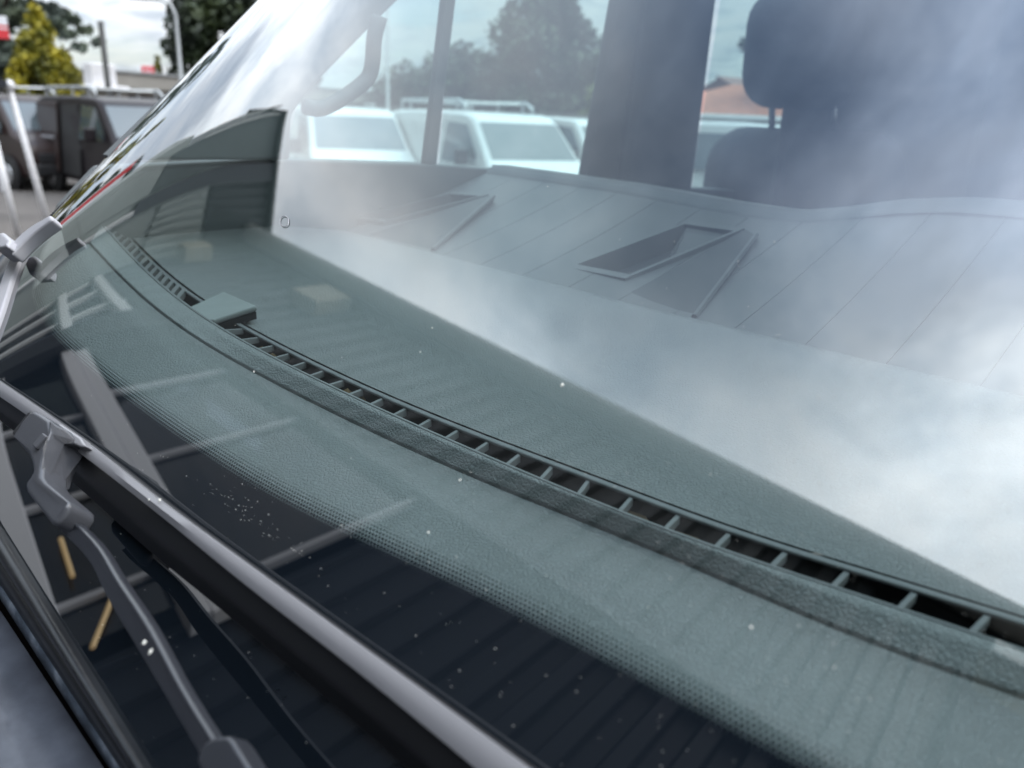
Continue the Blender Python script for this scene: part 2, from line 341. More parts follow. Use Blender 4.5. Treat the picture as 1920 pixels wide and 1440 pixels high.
# ---- windscreen
yA_pts = [(-0.9, -0.17), (-0.5, -0.115), (-0.1, -0.085), (0.29, -0.078), (0.51, -0.074), (0.62, -0.078), (0.74, -0.10), (0.80, -0.13), (0.9, -0.22)]
yB_pts = [(-0.9, -0.34), (-0.4, -0.27), (0.054, -0.208), (0.175, -0.1925), (0.354, -0.166), (0.561, -0.151), (0.668, -0.152), (0.74, -0.17), (0.80, -0.21), (0.9, -0.34)]
def cub(pts):
    xs = np.array([p[0] for p in pts]); P = resample(pts, 400); return lambda x: float(np.interp(x, P[:, 0], P[:, 1]))
yA, yB = cub(yA_pts), cub(yB_pts)
xs = np.concatenate([np.linspace(-0.9, 0.6, 61), np.linspace(0.61, 0.9, 60)]); NV = 50; YT = -0.80
V = []; UVs = []
for x in xs:
    ya, yb = yA(x), yB(x)
    for j in range(NV):
        y = ya + (YT - ya) * j / (NV - 1); V.append((x, y, g_z(x, y) + CAMZ)); UVs.append((x * 1.01, (yb - y) / 0.728 - 0.003))
Fc = [(i * NV + j, (i + 1) * NV + j, (i + 1) * NV + j + 1, i * NV + j + 1) for i in range(len(xs) - 1) for j in range(NV - 1)]
ws = mesh('windscreen', V, Fc, MT['glass'], van, smooth=True)
uvl = ws.data.uv_layers.new(name='metres')
for lp in ws.data.loops: uvl.data[lp.index].uv = UVs[lp.vertex_index]

# ---- seal, scuttle and bonnet along the bottom of the pane
Lp = [[(0, 980), (70, 1107), (133, 1217), (207, 1330), (290, 1440)],
      [(0, 1023), (83, 1177), (147, 1280), (233, 1390), (275, 1440)],
      [(0, 1073), (63, 1193), (133, 1293), (230, 1427), (240, 1440)],
      [(0, 1117), (67, 1230), (133, 1343), (207, 1437), (212, 1444)],
      [(0, 1140), (67, 1253), (117, 1323), (187, 1427), (198, 1443)]]
def edge_line(k, n=60):
    """the k-th line of the trim, fitted in space from its visible stretch and carried across the van"""
    dh = (0.001, 0.003, -0.006, -0.012, -0.013)[k]
    P = np.array([U(px, py, dh) for px, py in Lp[k]])
    a = np.polyfit(P[:, 0], P[:, 1], 1); b = np.polyfit(P[:, 0], P[:, 2], 1); o = []
    for x in np.linspace(-0.85, 0.86, n):
        base = np.array([x, yA(x), g_z(x, yA(x)) + CAMZ]); i = np.clip(x, 0.24, 0.52)
        ref = np.array([i, yA(i), g_z(i, yA(i)) + CAMZ]); off = np.array([0, np.polyval(a, i), np.polyval(b, i)]) - np.array([0, ref[1], ref[2]])
        o.append(base + off)
    return np.array(o)
EL = [edge_line(k) for k in range(5)]
dn = np.array([0, 0, -0.02])
ins = EL[0] + np.array([0, -0.006, -0.004])
MB().loft([ins, EL[0] + GN * 0.002, 0.5 * (EL[0] + EL[1]) + GN * 0.006, EL[1] + GN * 0.004, EL[1] + dn]).build('windscreen_seal', MT['rubber'], van, smooth=True)
groove = EL[1] * 0.9 + EL[2] * 0.1 - GN * 0.004
MB().loft([groove, EL[1] * 0.85 + EL[2] * 0.15 + GN * 0.003, EL[2] + GN * 0.001, EL[2] + dn]).build('seal_lip', MT['rubber'], van, smooth=True)
MB().loft([EL[2] - GN * 0.003, EL[2] * 0.5 + EL[3] * 0.5, EL[3], EL[3] - GN * 0.008]).build('scuttle_edge', MT['dust'], van, smooth=True)
b0 = EL[4]; lines = [b0 - np.array([0, 0, 0.012]), b0]
for s_, drop in ((0.03, 0.0), (0.15, 0.012), (0.35, 0.04), (0.6, 0.09), (0.82, 0.16), (0.95, 0.24), (1.0, 0.36)):
    q = b0.copy(); q[:, 1] = b0[:, 1] * max(0, 1 - s_ * 1.5) + s_ * 0.98; q[:, 2] = b0[:, 2] * 1.0 - drop; q[:, 2] -= 0.05 * np.clip(np.abs(q[:, 0]) - 0.6, 0, 1) ** 1.3; lines.append(q)
MB().loft(lines).build('bonnet', MT['bonnet'], van, smooth=True)
# bright trim at the far end of the pane
et1 = [(-60, 730), (-20, 640), (0, 588), (30, 497), (52, 452), (72, 428)]; et0 = [(-80, 715), (-38, 625), (-16, 575), (16, 488), (44, 444), (68, 421)]
def Uq(pts, h, n=24): return np.array([U(px, py, h) for px, py in resample(pts, n)])
e1, e0 = Uq(et1, 0.004), Uq(et0, 0.006)
MB().loft([e1, e0, e0 - GN * 0.006, e1 - GN * 0.006], closed=True, caps=True).build('edge_moulding', MT['wipergrey'], van, bevel=0.0015)

# ---- wiper arm, clip and blade (near side)
def slab(name, outline, hs, th, m, parent, bevel=0.002, seg=3):
    hs = hs if hasattr(hs, '__len__') else [hs] * len(outline)
    P = [U(px, py, h) for (px, py), h in zip(outline, hs)]
    return MB().prism(P, -GN * th).build(name, m, parent, bevel=bevel, seg=seg)
wT = [(-260, 545), (0, 715), (154, 823), (298, 936), (452, 1049), (800, 1301), (985, 1437), (1250, 1640)]
wM = [(-260, 573), (0, 744), (134, 838), (288, 957), (462, 1098), (668, 1258), (800, 1365), (890, 1440), (1120, 1640)]
wB = [(-260, 610), (0, 788), (118, 888), (277, 1030), (411, 1140), (560, 1265), (740, 1420), (980, 1640)]
NT = 48
def Ul(pts, h, n=NT): return np.array([U(px, py, h) for px, py in resample(pts, n)])
T_, M_, B_ = Ul(wT, 0.024), Ul(wM, 0.023), Ul(wB, 0.006)
sp = MB().loft([T_, 0.5 * (T_ + M_) + GN * 0.0015, M_, M_ - GN * 0.003, T_ - GN * 0.004], closed=True, caps=True).build('wiper_blade', MT['spoiler'], van, smooth=True, sharp=50)
MB().loft([M_ - GN * 0.0028 + (T_ - M_) * 0.06, M_ - GN * 0.0028 + (B_ - M_) * 0.02, 0.5 * (M_ + B_) + GN * 0.001, B_, T_ - GN * 0.018, T_ - GN * 0.005], closed=True, caps=True).build('blade_body', MT['blade'], sp, smooth=True)
aL = [(92, 968), (100, 980), (167, 1050), (200, 1117), (257, 1213), (313, 1307), (370, 1405), (450, 1545)]
aR = [(126, 950), (131, 962), (190, 1023), (227, 1083), (287, 1173), (350, 1290), (407, 1382), (490, 1510)]
hA = lambda n: np.linspace(0.030, 0.046, n)
def Uh(pts, h, n=40):
    q = resample(pts, n); return np.array([U(px, py, hh) for (px, py), hh in zip(q, h)])
pl_, pr_ = np.array(aL, float), np.array(aR, float); rdg = pl_ * 0.17 + pr_ * 0.83
A0, A1, A2 = Uh(aL, hA(40) - 0.004), Uh(rdg, hA(40) + 0.004), Uh(aR, hA(40) - 0.0035)
arm = MB().loft([A0 - GN * 0.0015, A0, A0 * 0.30 + A2 * 0.70 + GN * 0.0014, A0 * 0.20 + A2 * 0.80 + GN * 0.0024, A0 * 0.10 + A2 * 0.90 + GN * 0.0022, A2, A2 - GN * 0.004], closed=True, caps=True).build('wiper_arm', MT['arm'], van, smooth=True, sharp=70)
cap_out = [(22, 813), (40, 790), (56, 771), (64, 770), (71, 773), (92, 787), (96, 810), (84, 840), (78, 872), (77, 892), (84, 903), (124, 938), (131, 950), (118, 968), (102, 984), (94, 981), (72, 953), (48, 921), (45, 907), (54, 896), (60, 884), (58, 868), (52, 852), (29, 823)]
slab('clip', cap_out, [0.040] * 12 + [0.038] * 12, 0.018, MT['clip'], arm, bevel=0.0025, seg=4)
slab('clip', [(90, 786), (108, 799), (124, 806), (138, 820), (139, 829), (132, 834), (120, 829), (113, 836), (106, 858), (101, 884), (98, 900), (88, 905), (76, 893), (77, 872), (83, 840), (95, 810)], [0.0405, 0.037, 0.034, 0.031, 0.030, 0.030, 0.032, 0.031, 0.029, 0.029, 0.030, 0.035, 0.0385, 0.0405, 0.0405, 0.0405], 0.012, MT['clip'], arm, bevel=0.0014)
slab('clip_button', [(59, 834), (79, 811), (86, 817), (66, 840)], 0.0418, 0.004, MT['clip'], arm, bevel=0.0007)
slab('end_cap', [(20, 812), (54, 769), (59, 771), (26, 818)], 0.0395, 0.016, MT['plastic'], arm, bevel=0.002)
slab('blade_adapter', [(104, 797), (112, 794), (150, 820), (160, 836), (150, 838), (128, 828)], 0.030, 0.008, MT['spoiler'], arm, bevel=0.0015)
slab('pivot_cap', [(366, 1428), (371, 1407), (383, 1391), (400, 1382), (427, 1379), (436, 1388), (472, 1446), (560, 1590), (470, 1640)], [0.0465] * 9, 0.012, MT['arm'], arm, bevel=0.003)
# far wiper: its blade end and clip show past the edge of the pane
fpx = Ul([(12, 468), (35, 442), (60, 422), (94, 402)], 0.02, 14); fpx2 = Ul([(20, 478), (42, 455), (66, 434), (98, 411)], 0.019, 14)
fb = MB().loft([fpx, fpx2, fpx2 - GN * 0.012, fpx - GN * 0.012], closed=True, caps=True).build('wiper_blade', MT['wipergrey'], van, smooth=False, bevel=0.002)
slab('clip', [(-14, 440), (4, 434), (18, 448), (12, 462), (-10, 466)], 0.026, 0.02, MT['wipergrey'], fb, bevel=0.003)

# ---- dashboard
def dzv(px): return float(np.interp(px, [100, 205, 240, 290, 350, 410, 1920], [0.108, 0.118, 0.138, 0.158, 0.172, 0.180, 0.180]))
V1p = [(192, 425), (197, 447), (217, 487), (250, 522), (290, 547), (344, 580), (401, 617), (466, 654), (528, 685), (601, 721), (716, 773), (859, 838), (1056, 921), (1240, 997), (1462, 1073), (1716, 1156), (1920, 1226), (2200, 1320)]
V2p = [(212, 410), (218, 442), (242, 478), (273, 510), (317, 540), (392, 573), (453, 610), (507, 642), (591, 683), (653, 715), (716, 740), (954, 838), (1107, 889), (1272, 959), (1462, 1022), (1716, 1099), (1920, 1162), (2200, 1250)]
Fpx = [(182, 440), (188, 463), (217, 505), (260, 543), (317, 580), (382, 614), (487, 670), (591, 720), (700, 773), (859, 850), (1056, 932), (1240, 1006), (1462, 1086), (1716, 1172), (1920, 1244), (2200, 1345)]
Spx = [(170, 455), (179, 490), (212, 530), (250, 562), (317, 607), (420, 667), (539, 727), (670, 796), (820, 860), (954, 921), (1208, 1016), (1462, 1130), (1716, 1232), (1920, 1302), (2200, 1400)]
ND = 110
def dl(pts, off=0.0, n=ND): return np.array([Uz(px, py, dzv(px) + off) for px, py in resample(pts, n)])
def calm(l):
    for _ in range(3):
        q = np.vstack([2 * l[0] - l[1:7][::-1], l, 2 * l[-1] - l[-7:-1][::-1]]); l = np.stack([np.convolve(q[:, i], np.ones(13) / 13, 'valid') for i in range(3)], 1)
    return l
v1, v2, fr, se = calm(dl(V1p)), calm(dl(V2p, -0.002)), calm(dl(Fpx, 0.001)), calm(dl(Spx, 0.010))
def carry(l, m_=34):                                             # the same line carried on to the near end of the dash
    d = l[-1] - l[-8]; d = d / -d[0]; d[2] = 0; d[1] *= 0.3; return np.vstack([l, [l[-1] + d * t for t in np.linspace(0, 0.82 + l[-1][0], m_ + 1)[1:]]])
v1, v2, fr, se = carry(v1), carry(v2), carry(fr), carry(se); ND += 34
dash = None
def by_x(line, n=ND):                                            # a line re-sampled at shared stations across the van
    o = np.argsort(line[:, 0]); X = np.linspace(-0.12, 0.80, n)
    return np.stack([X] + [np.interp(X, line[o, 0], line[o, i]) for i in (1, 2)], 1)
# tray edge and rim, straight across the van
TR = lambda x: np.array([x, -0.553 + 0.05 * max(0, x - 0.45), CAMZ - (0.150 - 0.03 * max(0, x - 0.4))])
def rim_z(x): return CAMZ - float(np.interp(x, [-0.5, 0.17, 0.22, 0.276, 0.33, 0.38, 0.45, 0.6, 0.85], [0.052, 0.0475, 0.048, 0.055, 0.068, 0.0765, 0.075, 0.066, 0.060]))
RM = lambda x: np.array([x, -0.80, rim_z(x)])
def ext(line):                                                   # carry a dash line on to both ends of the cab
    a, b = line[0] if line[0][0] > line[-1][0] else line[-1], line[-1] if line[0][0] > line[-1][0] else line[0]
    return line
pad_lines = [v2 + np.array([0, -0.003, 0])]
def back_line(s_, n=ND):
    o = []
    for p in v2:
        q = TR(min(p[0], 0.84)); t = p * (1 - s_) + q * s_; t[2] += 0.004 * math.sin(math.pi * s_) ** 0.8 * (1 if p[0] < 0.7 else 0.5); o.append(t)
    return np.array(o)
for s_ in (0.06, 0.15, 0.3, 0.45, 0.6, 0.75, 0.88, 0.96, 1.0): pad_lines.append(back_line(s_))
pad_lines.append(back_line(1.0) + np.array([0, -0.004, -0.03]))
lc = se * 0.40 + v1 * 0.60; lc[:, 2] = v1[:, 2] - 0.0012
dash = MB().loft(pad_lines).build('dashboard', MT['leather'], van, smooth=True)
MB().loft([se + np.array([0, -0.004, -0.012]), se, se * 0.9 + lc * 0.1, se * 0.12 + lc * 0.88, lc, lc * 0.9 + v1 * 0.1 + np.array([0, 0, 0.0003]), lc * 0.1 + v1 * 0.9 + np.array([0, 0, 0.0008]), v1 + np.array([0, 0, 0.0006]), v1 + np.array([0, -0.0006, -0.02])]).build('vent_lip', MT['lip'], dash, smooth=True)
# front pad running down to the pane
f1 = se + np.array([0, 0.0022, -0.0008]); f1b = f1 + np.array([0, -0.0008, -0.012])
fp = [f1b, f1]
for s_ in (0.25, 0.5, 0.75, 1.0):
    q = f1.copy()
    for i in range(ND):
        yt = -0.125 if q[i, 0] < 0.6 else -0.125 - 0.25 * (q[i, 0] - 0.6)
        q[i, 1] = f1[i, 1] * (1 - s_) + max(yt, f1[i, 1] + 0.02) * s_; zg = g_z(q[i, 0], q[i, 1]) + CAMZ - 0.012
        q[i, 2] = min(f1[i, 2] - 0.038 * s_ ** 1.3, zg)
    fp.append(q)
MB().loft(fp).build('front_pad', MT['leather'], dash, smooth=True)
# vent channel, its two rails, slats
flo = [v1 + np.array([0, -0.001, -0.002]), v1 + np.array([0, -0.001, -0.03]), v2 + np.array([0, 0.001, -0.03]), v2 + np.array([0, 0.001, -0.001])]
MB().loft(flo).build('vent_channel', MT['vent'], dash)
for nm, ln, sgn in (('vent_rail', v1, -1), ('vent_rail', v2, 1)):
    a = ln + np.array([0, sgn * 0.0006, 0.0012]); b = ln + np.array([0, sgn * 0.0036, 0.0004]); c = ln + np.array([0, sgn * 0.0036, -0.0015]); d = ln + np.array([0, sgn * 0.0006, -0.0015])
    MB().loft([a, b, c, d], closed=True, caps=True).build(nm, MT['slat'], dash, bevel=0.0006)
i1, i2 = np.argsort(v1[:, 0]), np.argsort(v2[:, 0])
q1, q2 = resample(V1p, 500), resample(V2p, 500)
X1 = np.array([Uz(a, b, dzv(a))[0] for a, b in q1]); X2_ = np.array([Uz(a, b, dzv(a))[0] for a, b in q2])
for x in np.arange(-0.7804, 0.655, 0.0252):
    xc = max(x, -0.04); pxa = np.interp(xc, X1[::-1], q1[::-1, 0]); x2 = np.interp(pxa + 46, q2[:, 0], X2_) + x - xc   # each slat is cut at a slant
    a = np.array([x, np.interp(x, v1[i1, 0], v1[i1, 1]) - 0.0025, np.interp(x, v1[i1, 0], v1[i1, 2]) - 0.0010])
    b = np.array([x2, np.interp(x2, v2[i2, 0], v2[i2, 1]) + 0.0025, np.interp(x2, v2[i2, 0], v2[i2, 2]) - 0.0012])
    w = np.array([0.0013, 0, 0])
    MB().prism([a - w, a + w, b + w, b - w], (0.0, 0, -0.005)).build('vent_slat', MT['slat'], dash, bevel=0.0004, seg=1)
d1 = np.r_[0, np.cumsum(np.linalg.norm(np.diff(v1, axis=0), axis=1))]; far_n = int(np.sum(resample(V1p, ND - 34)[:, 0] < 335))
for k in np.linspace(0, far_n, 17)[1:-1]:
    i = int(k); j = min(i, ND - 2); f_ = k - i
    a = v1[i] * (1 - f_) + v1[i + 1] * f_; b = v2[j] * (1 - f_) + v2[j + 1] * f_; tdir = (v1[i + 1] - v1[i]); tdir /= np.linalg.norm(tdir)
    w = tdir * 0.0026; e = (b - a) / np.linalg.norm(b - a) * 0.003
    MB().prism([a + e - w, a + e + w, b - e + w, b - e - w], (0, 0, -0.006)).build('vent_slat', MT['slat'], dash)
for px, py in ((492, 655), (512, 668), (652, 735), (679, 743), (1205, 950), (1300, 985)):
    p = Uz(px, py, 0.186); mesh('foam_scrap', [p + np.array(q) for q in ((-.008, -.005, -.004), (.009, -.007, -.006), (.007, .006, -.003), (-.009, .007, -.005), (0, 0, 0.003))], [(0, 1, 4), (1, 2, 4), (2, 3, 4), (3, 0, 4), (0, 3, 2, 1)], MT['felt'], dash)
# sensor lid between the two vents
lidp = [Uz(344, 580, 0.172), Uz(386, 605, 0.173), Uz(482, 573, 0.156), Uz(420, 546, 0.156)]
MB().prism(lidp, (0, 0, -0.005)).build('sensor_lid', MT['lid'], dash, bevel=0.0015)
lc_ = sum(lidp) / 4
MB().prism([lc_ + (p - lc_) * 0.97 + np.array([0, 0, -0.0055]) for p in lidp], (0.0, 0, -0.006)).build('lid_recess', MT['vent'], dash)  # black slab that draws the shadow line under the lid
# sloping panel of strips, rim and recesses behind the pad
nst = 19; X0, X1 = -0.30, 0.85
pan = MB().loft([[TR(x) + np.array([0, -0.002, -0.034]) for x in np.linspace(X0, X1, 40)], [RM(x) + np.array([0, 0.01, -0.037]) for x in np.linspace(X0, X1, 40)]]).build('rear_panel', MT['panel'], dash)
strips = []
for k in range(nst):
    xa, xb = X0 + (X1 - X0) * k / nst + 0.0004, X0 + (X1 - X0) * (k + 1) / nst - 0.0004; n_ = 7
    sec = lambda x: np.array([TR(x) * (1 - t) + RM(x) * t + np.array([0, 0, -0.004 - 0.004 * math.sin(math.pi * t)]) for t in np.linspace(0.0, 0.96, n_)])
    ra, rb = sec(xa), sec(xb); lo = np.array([0, 0, -0.012])
    strips.append(MB().loft([ra + lo, ra, rb, rb + lo], closed=True, caps=True).build('panel_strip', MT['panel'], dash))
XR = np.linspace(-0.45, 0.85, 80)
rl = np.array([RM(x) for x in XR])
MB().loft([rl + np.array([0, 0.022, -0.012]), rl + np.array([0, 0.017, -0.003]), rl + np.array([0, 0.014, -0.0065]), rl + np.array([0, 0.008, 0.001]), rl, rl + np.array([0, -0.02, 0.0]), rl + np.array([0, -0.03, -0.02]), rl + np.array([0, -0.035, -0.3])]).build('rear_rim', MT['panel'], dash, smooth=True)
def on_slope(px, py, lift, xr=0.38):
    r = ray(px, py); a, b, c_ = TR(xr), TR(xr - 0.1), RM(xr); nn = np.cross(b - a, c_ - a); nn /= np.linalg.norm(nn); nn = nn if nn[2] > 0 else -nn
    t = ((a - E0) @ nn + lift - 0.006) / (r @ nn); return r * t + E0, nn
def cut(poly, xr):                                               # sink a pocket through the strips it crosses
    nn = on_slope(*poly[0], 0, xr)[1]; P = [on_slope(*p, 0.0045, xr)[0] + nn * 0.03 for p in poly]
    c = MB().prism(P, -nn * 0.09).build('cutter', None); bpy.context.view_layer.update(); xs_ = [p[0] for p in P]
    for o in strips:
        bb = [v.co[0] for v in o.data.vertices]
        if max(bb) < min(xs_) or min(bb) > max(xs_): continue
        md = o.modifiers.new('b', 'BOOLEAN'); md.operation = 'DIFFERENCE'; md.object = c; md.solver = 'EXACT'
        bpy.context.view_layer.update(); me = bpy.data.meshes.new_from_object(o.evaluated_get(bpy.context.evaluated_depsgraph_get())); o.modifiers.clear(); o.data = me
    bpy.data.objects.remove(c)
def recess(frame, facet, ramp_, xr):
    P = [on_slope(*p, 0.0045, xr)[0] for p in frame]; nn = on_slope(*frame[0], 0, xr)[1]; c_ = sum(P) / len(P); I = [c_ + (p - c_) * 0.87 for p in P]; n4 = len(P)
    J = [c_ + (p - c_) * 0.93 for p in P]; pj = []
    cut([tuple(np.array(sum(np.array(q) for q in frame)) / n4 + (np.array(p) - np.array(sum(np.array(q) for q in frame)) / n4) * 0.92) for p in frame], xr)
    dn_ = -nn * 0.026; V_ = P + I + [p - nn * 0.007 for p in P] + [p + dn_ for p in I]; Fq = []
    for i in range(n4):
        j = (i + 1) % n4; Fq += [(i, j, n4 + j, n4 + i), (2 * n4 + i, 2 * n4 + j, j, i), (n4 + i, n4 + j, 3 * n4 + j, 3 * n4 + i)]
    MB().add(V_, Fq).build('recess_frame', MT['panel'], dash)
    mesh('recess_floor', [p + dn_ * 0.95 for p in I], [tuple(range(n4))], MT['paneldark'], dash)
    f3 = [on_slope(*p, h, xr)[0] for p, h in zip(facet, (-0.018, 0.003, 0.003, -0.014))]
    MB().prism(f3, -nn * 0.002).build('recess_facet', MT['panel'], dash)
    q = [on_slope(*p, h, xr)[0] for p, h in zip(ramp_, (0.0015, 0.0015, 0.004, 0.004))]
    MB().prism(q, -nn * 0.004).build('recess_ramp', MT['paneldark'], dash)  # flush wedge, its dark colour stands in for the shade of a hollow
    MB().tube([q[1] + nn * 0.001, q[2] + nn * 0.001], 0.0028, 6).build('recess_ridge', MT['panel'], dash)
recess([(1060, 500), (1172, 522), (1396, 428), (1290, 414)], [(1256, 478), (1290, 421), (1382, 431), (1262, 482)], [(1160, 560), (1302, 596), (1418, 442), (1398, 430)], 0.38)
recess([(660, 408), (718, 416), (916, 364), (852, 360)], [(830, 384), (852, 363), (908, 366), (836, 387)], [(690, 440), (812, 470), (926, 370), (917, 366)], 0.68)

# ---- cab: far side with its windows, pillars, handle; shell; seats
cab_side = lambda name, pl, x0, th, m, par=van, bev=0.004: MB().prism([Ux(px, py, x0) for px, py in pl], (th, 0, 0)).build(name, m, par, bevel=bev)
cab_side('door_panel', [(216, 318), (545, 300), (830, 309), (1100, 331), (1300, 352), (1640, 372), (1640, 900), (250, 700), (160, 480), (140, 400)], 0.84, 0.07, MT['interior'])
pil = cab_side('front_pillar', [(590, 160), (700, 47), (748, 0), (830, -80), (1000, -250), (760, -250), (530, 0), (400, 130), (225, 300), (545, 300), (548, 215)], 0.82, 0.06, MT['interior'])
cab_side('window_divider', [(797, 308), (813, 180), (835, -10), (860, -250), (890, -250), (857, -10), (834, 180), (820, 310)], 0.845, 0.012, MT['interior'], bev=0.003)
cp = cab_side('centre_pillar', [(1098, 334), (1160, -8), (1200, -250), (1400, -250), (1345, -8), (1298, 356)], 0.80, 0.02, MT['pillar'], bev=0.006)
rr_ = ray(1478, 205); yv_ = rr_[1] * 0.76 / rr_[0]
MB().box((0.76, -2.75, 1.2 + DZ), (0.775, yv_, 2.1 + DZ)).build('rear_panel', MT['interiordark'], van, bevel=0.008)
cab_side('belt_track', [(1164, 340), (1212, -8), (1240, -250), (1258, -250), (1228, -8), (1184, 342)], 0.79, 0.012, MT['pillar'], par=cp, bev=0.003)
hp = resample([(712, 30), (702, 70), (698, 120), (690, 146), (660, 172), (625, 194), (598, 204), (572, 200)], 24)
MB().tube([Ux(px, py, 0.775) for px, py in hp], 0.0085, 10).build('grab_handle', MT['interior'], pil, smooth=True)
for nm, pl in (('side_window', [(520, 320), (815, 320), (850, -260), (700, -260)]), ('side_window', [(822, 320), (1120, 345), (1200, -260), (870, -260)]), ('side_window', [(1290, 400), (1500, 410), (1530, -260), (1390, -260)])):
    mesh(nm, [Ux(px, py, 0.875) for px, py in pl], [(0, 1, 2, 3)], MT['sideglass'], van)
# roof, near side, floor and rear wall of the cab, kept out of the windows
MB().loft([[(-0.75, -0.80, 2.06), (0.75, -0.80, 2.06)], [(-0.78, -1.2, 2.14), (0.78, -1.2, 2.14)], [(-0.78, -3.3, 2.16), (0.78, -3.3, 2.16)], [(-0.78, -3.3, 2.10), (0.78, -3.3, 2.10)], [(-0.78, -1.2, 2.08), (0.78, -1.2, 2.08)], [(-0.75, -0.84, 2.02), (0.75, -0.84, 2.02)]], closed=True, caps=True).build('roof', MT['black'], van)
for s_ in (-1, 1):
    pf = [(s_ * 0.93, -0.55, 0.08), (s_ * 0.93, -3.3, 0.08), (s_ * 0.91, -3.3, 1.30), (s_ * 0.91, -0.55, 1.30)]
    MB().prism(pf, (s_ * 0.04, 0, 0)).build('body_side', MT['black'], van, bevel=0.02)
    MB().prism([(s_ * 0.93, -0.55, 0.15), (s_ * 0.93, 0.75, 0.15), (s_ * 0.90, 0.90, 0.85), (s_ * 0.88, 0.5, 1.06), (s_ * 0.90, 0.0, 1.17), (s_ * 0.90, -0.55, 1.22)], (-s_ * 0.04, 0, 0)).build('wing', MT['black'], van, bevel=0.02)
    wh = MB().lathe([(0.0, 0.1), (0.33, 0.1), (0.345, 0.07), (0.345, -0.07), (0.33, -0.1), (0.0, -0.1)], k=28, axis='y').build('wheel', MT['tyre'], van, smooth=True)
    wh.rotation_euler = (0, 0, R(90)); wh.location = (s_ * 0.84, 0.32, 0.345)
MB().box((-0.90, -1.6, 1.3), (-0.84, -1.2, 2.08)).build('centre_pillar', MT['interior'], van, bevel=0.01)
MB().box((-0.90, -3.3, 1.3), (-0.84, -2.6, 2.08)).build('rear_pillar', MT['interior'], van, bevel=0.01)
MB().tube([(-0.86, -0.35, 1.40), (-0.80, -0.82, 2.04)], 0.04, 8).build('front_pillar', MT['interior'], van)
MB().box((-0.88, -2.74, 0.4), (0.88, -2.68, 2.12)).build('rear_wall', MT['interiordark'], van)
MB().box((-0.90, -3.3, 0.36), (0.90, -0.5, 0.42)).build('cab_floor', MT['interiordark'], van)
MB().box((-0.86, -0.52, 0.42), (0.86, -0.46, 1.18)).build('firewall', MT['interiordark'], van)
MB().box((-0.80, 0.86, 0.45), (0.80, 0.95, 0.86)).build('front_bumper', MT['black'], van, bevel=0.04)
ABS_ = ('roof', 'body_side', 'body_side.001', 'wing', 'wing.001', 'rear_wall', 'firewall', 'front_bumper', 'rear_pillar', 'centre_pillar.001', 'front_pillar.001')
for o in van.children:
    if o.name in ABS_: o.location.z += DZ
def seat_at(p):                                                   # p = middle of the head restraint
    bk = rounded_box('seat_backrest', (0.60, 0.15, 0.68), MT['seat'], van, loc=(p[0] - 0.01, p[1] - 0.104, p[2] - 0.474), rot=(R(-10), 0, 0), r=0.074, taper=0.66)
    rounded_box('head_restraint', (0.232, 0.135, 0.222), MT['seat'], bk, loc=(0, 0.02, 0.492), rot=(R(6), 0, 0), r=0.066)
    for s_ in (-0.065, 0.065): MB().tube([(s_, 0.0, 0.30), (s_, 0.012, 0.42)], 0.007, 8).build('restraint_post', MT['chrome'], bk, smooth=True)
    rounded_box('seat_cushion', (0.50, 0.50, 0.16), MT['seat'], bk, loc=(0, 0.22, -0.36), rot=(R(14), 0, 0), r=0.05)
r_ = ray(1497, 98); hp_ = r_ * (-1.52 / r_[1]) + E0
for dx, dy in ((0, 0), (-0.56, -0.06), (-1.06, 0.0)): seat_at(hp_ + np.array([dx, dy, 0]))

# ---- grit on the pane and dash
bm = MB()
def speck(p, s, nrm=GN):
    a = np.cross(nrm, rng.normal(size=3)); a /= np.linalg.norm(a); b = np.cross(nrm, a); k = rng.uniform(0.5, 1.1)
    bm.add([p + a * s, p + b * s * k, p - a * s, p - b * s * k, p + nrm * s * 0.5], [(0, 1, 4), (1, 2, 4), (2, 3, 4), (3, 0, 4)])
for _ in range(420):
    px, py = rng.uniform(150, 1900), rng.uniform(700, 1440) if rng.random() < 0.8 else rng.uniform(300, 700)
    speck(U(px, py, 0.0008), 0.00014 + 0.00025 * rng.random() ** 3)
for _ in range(60):
    q_ = rng.normal(0, 60); speck(U(480 + q_, 975 + 0.7 * q_ + rng.normal(0, 14), 0.0008), 0.00016 + 0.00022 * rng.random() ** 2)
for _ in range(90):
    px, py = rng.uniform(500, 1700), rng.uniform(650, 1200); speck(U(px, py, 0.0008), 0.00018)
for px, py, s_ in ((1054, 722, 0.0012), (862, 900, 0.0008), (1408, 1176, 0.0008), (803, 998, 0.0008), (788, 660, 0.0007), (476, 697, 0.0009), (810, 615, 0.0008), (640, 985, 0.0006)): speck(U(px, py, 0.001), s_)
for px, py in ((270, 1205), (282, 1222)): speck(U(px, py, 0.044), 0.0016)
speck(U(299, 938, 0.0255), 0.0014); speck(U(279, 937, 0.0255), 0.0008)
bm.build('dust', MT['speck'], van, kind='stuff')
cq = U(533, 415, 0.0006); e1_ = np.cross(GN, [0, 0, 1.0]); e1_ /= np.linalg.norm(e1_); e2_ = np.cross(GN, e1_); dd_ = (e1_ - 0.6 * e2_); dd_ /= np.linalg.norm(dd_); ee_ = np.cross(GN, dd_)
MB().tube([cq + dd_ * 0.0065 * math.cos(q) + ee_ * 0.0032 * math.sin(q) for q in np.linspace(0, 6.283, 22)], 0.00028, 6, cap=False).build('water_mark', MT['wipergrey'], ws, smooth=True)

